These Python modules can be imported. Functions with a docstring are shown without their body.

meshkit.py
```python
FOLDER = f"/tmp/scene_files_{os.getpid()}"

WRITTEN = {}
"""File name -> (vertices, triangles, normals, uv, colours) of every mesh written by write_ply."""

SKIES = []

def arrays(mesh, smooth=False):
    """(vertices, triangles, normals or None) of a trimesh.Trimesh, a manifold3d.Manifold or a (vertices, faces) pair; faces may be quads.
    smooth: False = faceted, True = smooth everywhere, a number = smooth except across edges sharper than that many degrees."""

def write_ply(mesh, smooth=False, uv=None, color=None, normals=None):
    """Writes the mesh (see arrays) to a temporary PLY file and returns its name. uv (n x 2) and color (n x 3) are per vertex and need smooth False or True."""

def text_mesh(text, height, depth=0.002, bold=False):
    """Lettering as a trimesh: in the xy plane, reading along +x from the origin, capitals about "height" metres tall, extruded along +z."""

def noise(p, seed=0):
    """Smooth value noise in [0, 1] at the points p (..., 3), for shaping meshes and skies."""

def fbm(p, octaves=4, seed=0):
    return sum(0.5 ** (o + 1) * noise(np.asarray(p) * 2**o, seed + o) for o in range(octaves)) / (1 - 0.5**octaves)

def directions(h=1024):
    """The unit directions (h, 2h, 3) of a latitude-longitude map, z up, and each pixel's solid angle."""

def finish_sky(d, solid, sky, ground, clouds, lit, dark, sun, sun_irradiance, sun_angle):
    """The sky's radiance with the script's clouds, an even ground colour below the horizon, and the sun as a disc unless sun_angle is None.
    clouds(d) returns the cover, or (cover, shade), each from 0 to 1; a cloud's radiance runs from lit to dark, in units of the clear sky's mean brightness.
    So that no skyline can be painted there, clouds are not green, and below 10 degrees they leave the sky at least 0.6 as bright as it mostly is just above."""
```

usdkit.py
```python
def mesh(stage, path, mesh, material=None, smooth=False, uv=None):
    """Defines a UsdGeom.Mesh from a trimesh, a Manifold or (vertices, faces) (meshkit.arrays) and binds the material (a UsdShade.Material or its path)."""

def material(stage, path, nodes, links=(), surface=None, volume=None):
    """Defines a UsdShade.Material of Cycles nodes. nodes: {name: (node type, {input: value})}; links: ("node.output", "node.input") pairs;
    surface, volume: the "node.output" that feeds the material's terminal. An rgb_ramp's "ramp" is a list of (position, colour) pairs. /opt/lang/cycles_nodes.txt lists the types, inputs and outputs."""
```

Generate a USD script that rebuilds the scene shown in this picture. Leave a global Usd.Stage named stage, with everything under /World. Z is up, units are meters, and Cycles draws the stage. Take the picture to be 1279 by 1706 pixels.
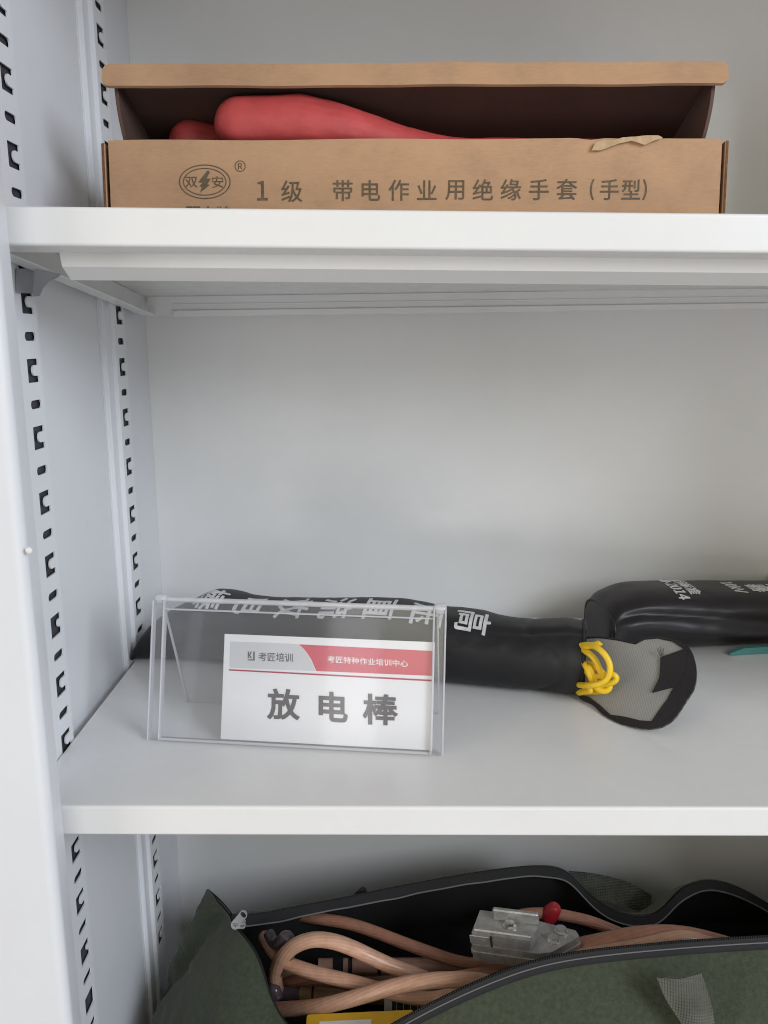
import math, random
import numpy as np
import trimesh, manifold3d, usdkit, meshkit
from shapely.geometry import Polygon, LineString, Point, box as sbox
from shapely import affinity
from shapely.ops import unary_union
from pxr import Usd, UsdGeom, UsdLux, UsdShade, Gf, Sdf

random.seed(4)
RNG = np.random.default_rng(4)
stage = Usd.Stage.CreateInMemory()
UsdGeom.SetStageUpAxis(stage, UsdGeom.Tokens.z)
UsdGeom.SetStageMetersPerUnit(stage, 1.0)
UsdGeom.Xform.Define(stage, '/World')

# ------------------------------------------------------------------ camera
EYE = np.array([0.2656, -0.5342, 0.3308])
FOC = 1372.73                     # focal length in pixels of the 1279 x 1706 photograph
YAW, PIT, ROL = math.radians(-0.3875), math.radians(12.0826), math.radians(0.097)
PW, PH = 1279.0, 1706.0
_cy, _sy, _cp, _sp, _cr, _sr = math.cos(YAW), math.sin(YAW), math.cos(PIT), math.sin(PIT), math.cos(ROL), math.sin(ROL)
_right, _fh = np.array([_cy, -_sy, 0]), np.array([_sy, _cy, 0])
_fwd, _up = _fh * _cp - np.array([0, 0, _sp]), _fh * _sp + np.array([0, 0, _cp])
CR, CU = _right * _cr - _up * _sr, _right * _sr + _up * _cr
cam = UsdGeom.Camera.Define(stage, '/World/camera')
M = Gf.Matrix4d(*[float(x) for x in (*CR, 0, *CU, 0, *(-_fwd), 0, *EYE, 1)])
cam.AddTransformOp().Set(M)
cam.CreateHorizontalApertureAttr(36.0)
cam.CreateVerticalApertureAttr(48.0)
cam.CreateFocalLengthAttr(36.0 * FOC / PW)
cam.CreateClippingRangeAttr((0.02, 100.0))
cam.CreateExposureAttr(-0.05)


def at(px, py, y):
    """The point at depth y (metres behind the shelf's front edge) that the photograph shows at this pixel: how the real positions were measured."""
    d = _fwd + CR * (px - PW / 2) / FOC - CU * (py - PH / 2) / FOC
    return EYE + d * (y - EYE[1]) / d[1]


def on_plane(px, py, o, n):
    d = _fwd + CR * (px - PW / 2) / FOC - CU * (py - PH / 2) / FOC
    return EYE + d * np.dot(o - EYE, n) / np.dot(d, n)


# ------------------------------------------------------------------ light: daylight from the viewer's side, given by added, unseen area lights
def rect_light(name, pos, target, w, h, inten, col):
    L = UsdLux.RectLight.Define(stage, '/World/' + name)
    z = np.array(pos, float) - np.array(target, float)
    z /= np.linalg.norm(z)
    x = np.cross([0, 0, 1.0], z); x /= np.linalg.norm(x)
    y = np.cross(z, x)
    L.AddTransformOp().Set(Gf.Matrix4d(*[float(v) for v in (*x, 0, *y, 0, *z, 0, *pos, 1)]))
    L.CreateWidthAttr(w); L.CreateHeightAttr(h)
    L.CreateIntensityAttr(inten); L.CreateColorAttr(Gf.Vec3f(*col))
    return L


LIGHTS = [  # unseen lights added at chosen positions, strengths and tints fitted to the brightness
    ('window_light', (-2.3, -2.0, 0.1), (0.3, 0.0, 0.15), 1.3, 1.4, 3.6, (1.0, 0.97, 1.04)),
    ('window_light_001', (-1.8, -2.0, 1.3), (0.3, 0.0, 0.15), 1.3, 1.2, 1.8, (1.0, 0.90, 0.55)),
    ('window_light_002', (2.2, -2.0, 1.3), (0.1, 0.1, 0.1), 1.3, 1.2, 11.2, (0.94, 1.0, 1.11)),
    ('window_light_003', (2.3, -2.0, 0.1), (0.1, 0.1, 0.1), 1.3, 1.4, 0.7, (0.80, 1.0, 1.2)),
    ('window_light_004', (-0.58, -3.1, 1.0), (0.2, 0.1, 0.2), 0.26, 1.9, 1.6, (1.0, 0.98, 0.94)),  # narrow window inferred from the bright streak on the card
    ('floor_light', (0.4, -2.4, -0.6), (0.3, 0.0, 0.1), 1.6, 0.6, 3.0, (1.02, 0.98, 0.97)),  # added light standing for the bounce off the floor
    ('lamp_light', (0.4, -2.8, 0.9), (0.3, 0.0, 0.15), 1.6, 1.0, 0.9, (1.0, 1.0, 0.6)),  # added fill from the front, not a known lamp
]
for a in LIGHTS:
    rect_light(*a)
dome = UsdLux.DomeLight.Define(stage, '/World/room_light')
dome.CreateIntensityAttr(1.0)
ROOM = usdkit.material(stage, '/World/Looks/room_light_look', {'b': ('background_shader', {'color': (1.06, 0.99, 0.91), 'strength': 0.26})}, surface='b.background')
UsdShade.MaterialBindingAPI.Apply(dome.GetPrim()).Bind(ROOM)

# ------------------------------------------------------------------ materials
LK = '/World/Looks/'
MATS = {}


def mat(name, base, rough=0.5, bump=None, var=None, **kw):
    """base colour with low-contrast mottling (var = (scale, amount)) and fine relief (bump = (scale, distance, strength))."""
    n = {'p': ('principled_bsdf', {'base_color': base, 'roughness': rough, **kw}), 'g': ('texture_coordinate', {})}
    l = []
    if var:
        n['vn'] = ('noise_texture', {'scale': var[0], 'detail': 5.0, 'roughness': 0.6})
        lo, hi = tuple(max(0, c * (1 - var[1])) for c in base), tuple(min(1, c * (1 + var[1])) for c in base)
        n['vr'] = ('rgb_ramp', {'ramp': [(0.3, lo), (0.7, hi)]})
        l += [('g.object', 'vn.vector'), ('vn.fac', 'vr.fac'), ('vr.color', 'p.base_color')]
    if bump:
        n['bn'] = ('noise_texture', {'scale': bump[0], 'detail': 3.0})
        n['bb'] = ('bump', {'distance': bump[1], 'strength': bump[2]})
        l += [('g.object', 'bn.vector'), ('bn.fac', 'bb.height'), ('bb.normal', 'p.normal')]
    MATS[name] = usdkit.material(stage, LK + name, n, l, surface='p.BSDF')
    return MATS[name]


def paint(name, base, rough):
    """Powder-coated sheet steel: faint orange peel, slight waviness, finger smears in the gloss."""
    n = {'p': ('principled_bsdf', {'base_color': base, 'roughness': rough}), 'g': ('texture_coordinate', {}),
         'a': ('noise_texture', {'scale': 900.0, 'detail': 2.0}), 'b': ('noise_texture', {'scale': 9.0, 'detail': 2.0}),
         'm1': ('math', {'math_type': 'multiply', 'value2': 0.035}), 'm2': ('math', {'math_type': 'add'}),
         'bb': ('bump', {'distance': 0.0012, 'strength': 0.35}),
         'r': ('noise_texture', {'scale': 14.0, 'detail': 6.0, 'roughness': 0.65}), 'rr': ('map_range', {'from_min': 0.3, 'from_max': 0.7, 'to_min': rough - 0.06, 'to_max': rough + 0.08}),
         'd': ('noise_texture', {'scale': 5.0, 'detail': 8.0, 'roughness': 0.7}),
         'dr': ('rgb_ramp', {'ramp': [(0.25, tuple(c * 0.955 for c in base)), (0.6, base)]})}
    l = [('g.object', 'a.vector'), ('g.object', 'b.vector'), ('g.object', 'r.vector'), ('g.object', 'd.vector'), ('a.fac', 'm1.value1'), ('m1.value', 'm2.value1'), ('b.fac', 'm2.value2'),
         ('m2.value', 'bb.height'), ('bb.normal', 'p.normal'), ('r.fac', 'rr.value'), ('rr.result', 'p.roughness'), ('d.fac', 'dr.fac'), ('dr.color', 'p.base_color')]
    MATS[name] = usdkit.material(stage, LK + name, n, l, surface='p.BSDF')


paint('white_paint', (0.815, 0.812, 0.803), 0.25)
paint('cool_body_paint', (0.785, 0.80, 0.83), 0.38)  # bluish cast of the light on frame and sides put into the colour
mat('cool_post_paint', (0.81, 0.825, 0.855), 0.42, bump=(900, 0.0004, 0.2))  # posts carry the same bluish cast of light in their colour
mat('clip_steel', (0.36, 0.37, 0.40), 0.38, metallic=0.6, bump=(300, 0.0006, 0.2))


mat('slot_shade', (0.045, 0.046, 0.055), 0.6, var=(80, 0.3))  # near-black, stands for the shade inside the post slots


def kraft(name, base):
    n = {'p': ('principled_bsdf', {'base_color': base, 'roughness': 0.78}), 'g': ('texture_coordinate', {}),
         'mp': ('mapping', {'scale': (1.0, 1.0, 1.0)}), 'a': ('noise_texture', {'scale': 22.0, 'detail': 7.0, 'roughness': 0.62}),
         'f': ('noise_texture', {'scale': 700.0, 'detail': 3.0}), 'mf': ('mapping', {'scale': (0.25, 1.0, 1.0)}),
         'mx': ('math', {'math_type': 'multiply_add', 'value2': 0.35, 'value3': 0.0}), 'ad': ('math', {'math_type': 'add'}),
         'r': ('rgb_ramp', {'ramp': [(0.45, tuple(c * 0.84 for c in base)), (0.68, base), (0.95, tuple(c * 1.12 for c in base))]}),
         'bb': ('bump', {'distance': 0.0006, 'strength': 0.3})}
    l = [('g.object', 'mp.vector'), ('mp.vector', 'a.vector'), ('g.object', 'mf.vector'), ('mf.vector', 'f.vector'), ('f.fac', 'mx.value1'), ('a.fac', 'ad.value1'), ('mx.value', 'ad.value2'),
         ('ad.value', 'r.fac'), ('r.color', 'p.base_color'), ('f.fac', 'bb.height'), ('bb.normal', 'p.normal')]
    MATS[name] = usdkit.material(stage, LK + name, n, l, surface='p.BSDF')


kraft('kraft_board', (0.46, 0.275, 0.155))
kraft('kraft_shaded', (0.10, 0.056, 0.042))  # same brown board, darkened to carry the shade inside the box
mat('corrugated_edge', (0.16, 0.075, 0.04), 0.9, bump=(500, 0.001, 0.6), var=(300, 0.4))
mat('torn_paper', (0.50, 0.35, 0.20), 0.9, bump=(250, 0.002, 0.5), var=(120, 0.2))
mat('brown_ink', (0.12, 0.085, 0.05), 0.75, var=(260, 0.3))
mat('red_rubber', (0.50, 0.066, 0.064), 0.55, bump=(90, 0.0016, 0.35), var=(40, 0.14))
mat('card_white', (0.88, 0.88, 0.895), 0.55)
mat('print_grey_band', (0.66, 0.67, 0.69), 0.5)
mat('print_red', (0.66, 0.11, 0.15), 0.5)
mat('print_dark', (0.12, 0.112, 0.115), 0.5)
mat('print_dark_red', (0.45, 0.05, 0.09), 0.5)
mat('print_white', (0.85, 0.82, 0.82), 0.5)
mat('white_ink', (0.68, 0.68, 0.68), 0.6, var=(90, 0.22))


def pane(name, tint, haze):  # haze: diffuse white in place of room reflections and bright edges
    n = {'t': ('transparent_bsdf', {'color': tint}), 'g': ('glossy_bsdf', {'color': (0.95, 0.95, 0.97), 'roughness': 0.07}), 'd': ('diffuse_bsdf', {'color': (0.8, 0.8, 0.82)}),
         'ge': ('geometry', {}), 'io': ('mix_float', {'a': 1.49, 'b': 0.6711}), 'f': ('fresnel', {}), 'm0': ('mix_closure', {'fac': haze}), 'm': ('mix_closure', {})}
    l = [('ge.backfacing', 'io.fac'), ('io.result', 'f.IOR'), ('t.BSDF', 'm0.closure1'), ('d.BSDF', 'm0.closure2'), ('f.fac', 'm.fac'), ('m0.closure', 'm.closure1'), ('g.BSDF', 'm.closure2')]
    MATS[name] = usdkit.material(stage, LK + name, n, l, surface='m.closure')


pane('acrylic_pane', (0.995, 0.996, 0.998), 0.034)
pane('acrylic_rail', (0.97, 0.97, 0.98), 0.11)
pane('acrylic_edge', (0.97, 0.97, 0.98), 0.58)
MATS['acrylic_solid'] = usdkit.material(stage, LK + 'acrylic_solid', {'p': ('principled_bsdf', {'base_color': (0.97, 0.97, 0.985), 'roughness': 0.03, 'ior': 1.49, 'transmission_weight': 1.0})}, surface='p.BSDF')


def weave(name, base, rough, sx, sy, depth, dark=0.6, sheen=0.0):
    """Cloth: two crossed fine waves give the threads, noise the wear."""
    n = {'p': ('principled_bsdf', {'base_color': base, 'roughness': rough, 'sheen_weight': sheen, 'specular_ior_level': 0.35}), 'g': ('texture_coordinate', {}),
         'w1': ('wave_texture', {'wave_type': 'bands', 'bands_direction': 'x', 'scale': sx, 'distortion': 0.6}), 'w2': ('wave_texture', {'wave_type': 'bands', 'bands_direction': 'z', 'scale': sy, 'distortion': 0.6}),
         'a': ('math', {'math_type': 'add'}), 'bb': ('bump', {'distance': depth, 'strength': 0.6}),
         'v': ('noise_texture', {'scale': 30.0, 'detail': 6.0, 'roughness': 0.65}),
         'r': ('rgb_ramp', {'ramp': [(0.3, tuple(c * dark for c in base)), (0.7, tuple(c * 1.25 for c in base))]})}
    l = [('g.object', 'w1.vector'), ('g.object', 'w2.vector'), ('w1.fac', 'a.value1'), ('w2.fac', 'a.value2'), ('a.value', 'bb.height'), ('bb.normal', 'p.normal'),
         ('g.object', 'v.vector'), ('v.fac', 'r.fac'), ('r.color', 'p.base_color')]
    MATS[name] = usdkit.material(stage, LK + name, n, l, surface='p.BSDF')


mat('green_canvas', (0.054, 0.064, 0.040), 0.92, bump=(620, 0.0012, 0.7), var=(230, 0.24), sheen_weight=0.2, specular_ior_level=0.3)
weave('webbing', (0.12, 0.125, 0.10), 0.85, 150, 110, 0.0015)
mat('lining', (0.012, 0.012, 0.012), 0.9)
mat('zipper_tape', (0.019, 0.019, 0.020), 0.85, bump=(500, 0.0008, 0.4))
mat('zipper_cord', (0.17, 0.165, 0.165), 0.6)
mat('nickel', (0.75, 0.75, 0.74), 0.22, metallic=1.0)
mat('cast_aluminium', (0.52, 0.515, 0.50), 0.5, metallic=0.7, bump=(260, 0.0014, 0.5), var=(90, 0.22))
mat('black_nylon', (0.0105, 0.0103, 0.0120), 0.5, bump=(420, 0.0006, 0.3), var=(120, 0.2))
mat('black_vinyl', (0.014, 0.011, 0.012), 0.42, bump=(45, 0.0015, 0.2))
mat('black_binding', (0.018, 0.015, 0.016), 0.75, bump=(500, 0.0008, 0.5))
mat('yellow_rope', (0.88, 0.58, 0.02), 0.45, bump=(420, 0.0006, 0.3), var=(60, 0.08))
mat('red_plastic', (0.42, 0.02, 0.03), 0.35)
mat('teal_plastic', (0.10, 0.30, 0.29), 0.35)
mat('lime_plastic', (0.36, 0.40, 0.07), 0.45)
mat('yellow_card', (0.72, 0.42, 0.02), 0.5, var=(40, 0.12))
mat('tan_tube', (0.40, 0.27, 0.14), 0.35, var=(35, 0.2))
mat('pink_tube', (0.46, 0.27, 0.21), 0.28, var=(35, 0.2))
mat('clear_sleeve', (0.10, 0.075, 0.085), 0.15)
mat('dark_green_card', (0.03, 0.07, 0.03), 0.5, var=(120, 0.6))


def cable_mat(name, base):
    """Stranded copper under clear plastic: diagonal strand streaks below a glossy coat."""
    n = {'p': ('principled_bsdf', {'base_color': base, 'roughness': 0.5, 'coat_weight': 0.45, 'coat_roughness': 0.2, 'specular_ior_level': 0.3}), 'u': ('attribute', {'attribute': 'st'}),
         'mp': ('mapping', {'rotation': (0.0, 0.0, 0.16), 'scale': (1.0, 1.0, 1.0)}), 'w': ('wave_texture', {'wave_type': 'bands', 'bands_direction': 'y', 'scale': 4.2, 'distortion': 2.5}),
         'v': ('noise_texture', {'scale': 6.0, 'detail': 5.0}), 'mx': ('math', {'math_type': 'multiply_add', 'value2': 0.22}),
         'r': ('rgb_ramp', {'ramp': [(0.2, tuple(c * 0.80 for c in base)), (0.8, tuple(min(1, c * 1.15) for c in base))]}), 'bb': ('bump', {'distance': 0.0005, 'strength': 0.3})}
    l = [('u.vector', 'mp.vector'), ('mp.vector', 'w.vector'), ('u.vector', 'v.vector'), ('w.fac', 'mx.value1'), ('v.fac', 'mx.value3'), ('mx.value', 'r.fac'), ('r.color', 'p.base_color'), ('w.fac', 'bb.height'), ('bb.normal', 'p.normal')]
    MATS[name] = usdkit.material(stage, LK + name, n, l, surface='p.BSDF')


cable_mat('copper_cable', (0.62, 0.355, 0.24))
cable_mat('dark_copper_cable', (0.40, 0.19, 0.125))
# grey ribbed mesh fabric of the open flap
MATS['grey_mesh'] = usdkit.material(stage, LK + 'grey_mesh', {
    'p': ('principled_bsdf', {'roughness': 0.65}), 'u': ('attribute', {'attribute': 'st'}),
    'w': ('wave_texture', {'wave_type': 'bands', 'bands_direction': 'x', 'scale': 7.5, 'distortion': 0.6}), 'v': ('wave_texture', {'wave_type': 'bands', 'bands_direction': 'y', 'scale': 13.0, 'distortion': 0.5}),
    'nz': ('noise_texture', {'scale': 60.0, 'detail': 5.0}), 'm': ('math', {'math_type': 'multiply_add', 'value2': 0.3}), 'm2': ('math', {'math_type': 'multiply_add', 'value2': 0.2}),
    'r': ('rgb_ramp', {'ramp': [(0.2, (0.17, 0.165, 0.155)), (0.9, (0.36, 0.35, 0.33))]}), 'bb': ('bump', {'distance': 0.0008, 'strength': 0.05})},
    [('u.vector', 'w.vector'), ('u.vector', 'v.vector'), ('u.vector', 'nz.vector'), ('w.fac', 'm.value1'), ('nz.fac', 'm.value3'), ('v.fac', 'm2.value1'), ('m.value', 'm2.value3'), ('m2.value', 'r.fac'), ('r.color', 'p.base_color'), ('w.fac', 'bb.height'), ('bb.normal', 'p.normal')], surface='p.BSDF')

# ------------------------------------------------------------------ object helpers
_used = {}


def numbered(parent, name):
    k = (parent, name)
    _used[k] = _used.get(k, 0) + 1
    return name if _used[k] == 1 else f'{name}_{_used[k] - 1:03d}'


def tag(prim, label=None, category=None, group=None, kind=None):
    p = prim.GetPrim() if hasattr(prim, 'GetPrim') else prim
    for k, v in (('label', label), ('category', category), ('group', group), ('kind', kind)):
        if v:
            p.SetCustomDataByKey(k, v)
    return p


def thing(name, label, category, loc=(0, 0, 0), group=None, kind=None):
    path = '/World/' + numbered('/World', name)
    x = UsdGeom.Xform.Define(stage, path)
    x.AddTranslateOp().Set(Gf.Vec3d(*[float(v) for v in loc]))
    x.GetPrim().SetCustomDataByKey('label', label)
    x.GetPrim().SetCustomDataByKey('category', category)
    tag(x, group=group, kind=kind)
    ORIGIN[path] = np.array(loc, float)
    return x.GetPrim()


ORIGIN = {}


def obj(name, mesh, m, parent=None, smooth=30, uv=None, label=None, category=None, kind=None, group=None):
    """One Mesh prim; its vertices are given in world metres and stored relative to the thing's base."""
    base = parent.GetPath().pathString if parent is not None else '/World'
    path = base + '/' + numbered(base, name)
    o = ORIGIN.get(base, np.zeros(3))
    if hasattr(mesh, 'to_mesh'):
        mm = mesh.to_mesh()
        mesh = (mm.vert_properties[:, :3], mm.tri_verts)
    v, f = (np.asarray(mesh[0], float), np.asarray(mesh[1], int)) if isinstance(mesh, (tuple, list)) else (np.array(mesh.vertices), np.array(mesh.faces))
    if f.shape[1] == 4:
        f = np.vstack([f[:, [0, 1, 2]], f[:, [0, 2, 3]]])
    g = usdkit.mesh(stage, path, (v - o, f), MATS[m], smooth=smooth, uv=uv)
    ORIGIN[path] = o
    tag(g, label, category, group, kind)
    return g.GetPrim()


def cat(*ms):
    return trimesh.util.concatenate([m if isinstance(m, trimesh.Trimesh) else trimesh.Trimesh(*m, process=False) for m in ms])


def cbox(x0, x1, y0, y1, z0, z1, b=0.0008):
    """A box with chamfered edges."""
    lo, hi = np.array([x0, y0, z0], float), np.array([x1, y1, z1], float)
    b = min(b, *(0.45 * (hi - lo)))
    pts = []
    for i in range(8):
        c = np.array([(lo, hi)[(i >> k) & 1][k] for k in range(3)])
        s = np.array([(1, -1)[(i >> k) & 1] for k in range(3)])
        for k in range(3):
            q = c + s * b
            q[k] = c[k]
            pts.append(q)
    return trimesh.convex.convex_hull(np.array(pts))


def extrude(poly, depth, o=(0, 0, 0), u=(1, 0, 0), v=(0, 1, 0)):
    """Shapely polygon in the plane (o, u, v), extruded along u x v."""
    ms = [trimesh.creation.extrude_polygon(g, depth, engine='earcut') for g in getattr(poly, 'geoms', [poly]) if g.area > 0]
    m = trimesh.util.concatenate(ms)
    u, v = np.array(u, float), np.array(v, float)
    n = np.cross(u, v)
    m.vertices = np.array(o) + m.vertices[:, :1] * u + m.vertices[:, 1:2] * v + m.vertices[:, 2:] * n
    return m


def crom(P, n, closed=False):
    """Catmull-Rom through the rows of P, n samples, evenly spaced in chord length."""
    P = np.asarray(P, float)
    d = np.r_[0, np.cumsum(np.maximum(np.linalg.norm(np.diff(P[:, :3], axis=0), axis=1), 1e-9) ** 0.5)]
    from scipy.interpolate import PchipInterpolator, CubicSpline
    return CubicSpline(d / d[-1], P, bc_type='natural')(np.linspace(0, 1, n))


def tube(path, r, n=14, caps=True):
    """Round tube along the points; returns (mesh, uv)."""
    P = np.asarray(path, float)
    T = np.gradient(P, axis=0)
    T /= np.linalg.norm(T, axis=1, keepdims=True)
    ref = np.array([0, 0, 1.0]) if abs(T[0, 2]) < 0.9 else np.array([1.0, 0, 0])
    a = np.cross(T[0], ref); a /= np.linalg.norm(a)
    rings, L = [], np.r_[0, np.cumsum(np.linalg.norm(np.diff(P, axis=0), axis=1))]
    th = np.linspace(0, 2 * np.pi, n + 1)
    r = np.broadcast_to(np.asarray(r, float), (len(P),))
    uv = []
    for i in range(len(P)):
        a = a - T[i] * np.dot(a, T[i]); a /= np.linalg.norm(a)
        b = np.cross(T[i], a)
        rings.append(P[i] + r[i] * (np.cos(th)[:, None] * a + np.sin(th)[:, None] * b))
        uv.append(np.stack([np.full(n + 1, L[i] / 0.05), th / (2 * np.pi) * 1.0], 1))
    V = np.vstack(rings); UV = np.vstack(uv); F = []
    for i in range(len(P) - 1):
        for k in range(n):
            p, q = i * (n + 1) + k, (i + 1) * (n + 1) + k
            F += [[p, p + 1, q + 1], [p, q + 1, q]]
    if caps:
        for i, s in ((0, 1), (len(P) - 1, -1)):
            c = len(V)
            V = np.vstack([V, P[i]]); UV = np.vstack([UV, [L[i] / 0.05, 0.5]])
            for k in range(n):
                p = i * (n + 1) + k
                F.append([c, p + 1, p] if s > 0 else [c, p, p + 1])
    return (V, np.array(F)), UV


def grid_faces(m, n, wrap=False):
    F = []
    for i in range(m - 1):
        for k in range(n if wrap else n - 1):
            a, b = i * n + k, i * n + (k + 1) % n
            F += [[a, b, b + n], [a, b + n, a + n]]
    return np.array(F)


def sheet(G, t):
    """Closed thin sheet from a grid of points (m, n, 3), thickness t towards the back of its normals."""
    m, n, _ = G.shape
    V = G.reshape(-1, 3)
    F = grid_faces(m, n)
    tm = trimesh.Trimesh(V, F, process=False)
    N = tm.vertex_normals
    W = V - N * t
    k = len(V)
    FF = [F, F[:, ::-1] + k]
    rim = [i * n for i in range(m)] + [(m - 1) * n + j for j in range(1, n)] + [i * n + n - 1 for i in range(m - 2, -1, -1)] + [j for j in range(n - 2, 0, -1)]
    for a, b in zip(rim, rim[1:] + rim[:1]):
        FF.append(np.array([[a, a + k, b + k], [a, b + k, b]]))
    return trimesh.Trimesh(np.vstack([V, W]), np.vstack(FF), process=False)


def hull_chain(chain, refine=0.004, iters=10):
    """One continuous body: bones are hulls of the spheres at their two joints. chain: list of bones ((p, r), (q, r))."""
    parts = []
    for (p, r), (q, s) in chain:
        A = manifold3d.Manifold.sphere(r, 24).translate([float(x) for x in p])
        B = manifold3d.Manifold.sphere(s, 24).translate([float(x) for x in q])
        parts.append(manifold3d.Manifold.batch_hull([A, B]))
    b = parts[0]
    for p in parts[1:]:
        b = b + p
    b = b.refine_to_length(refine)
    mm = b.to_mesh()
    t = trimesh.Trimesh(mm.vert_properties[:, :3], mm.tri_verts, process=True)
    trimesh.smoothing.filter_taubin(t, iterations=iters)
    return t


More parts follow.
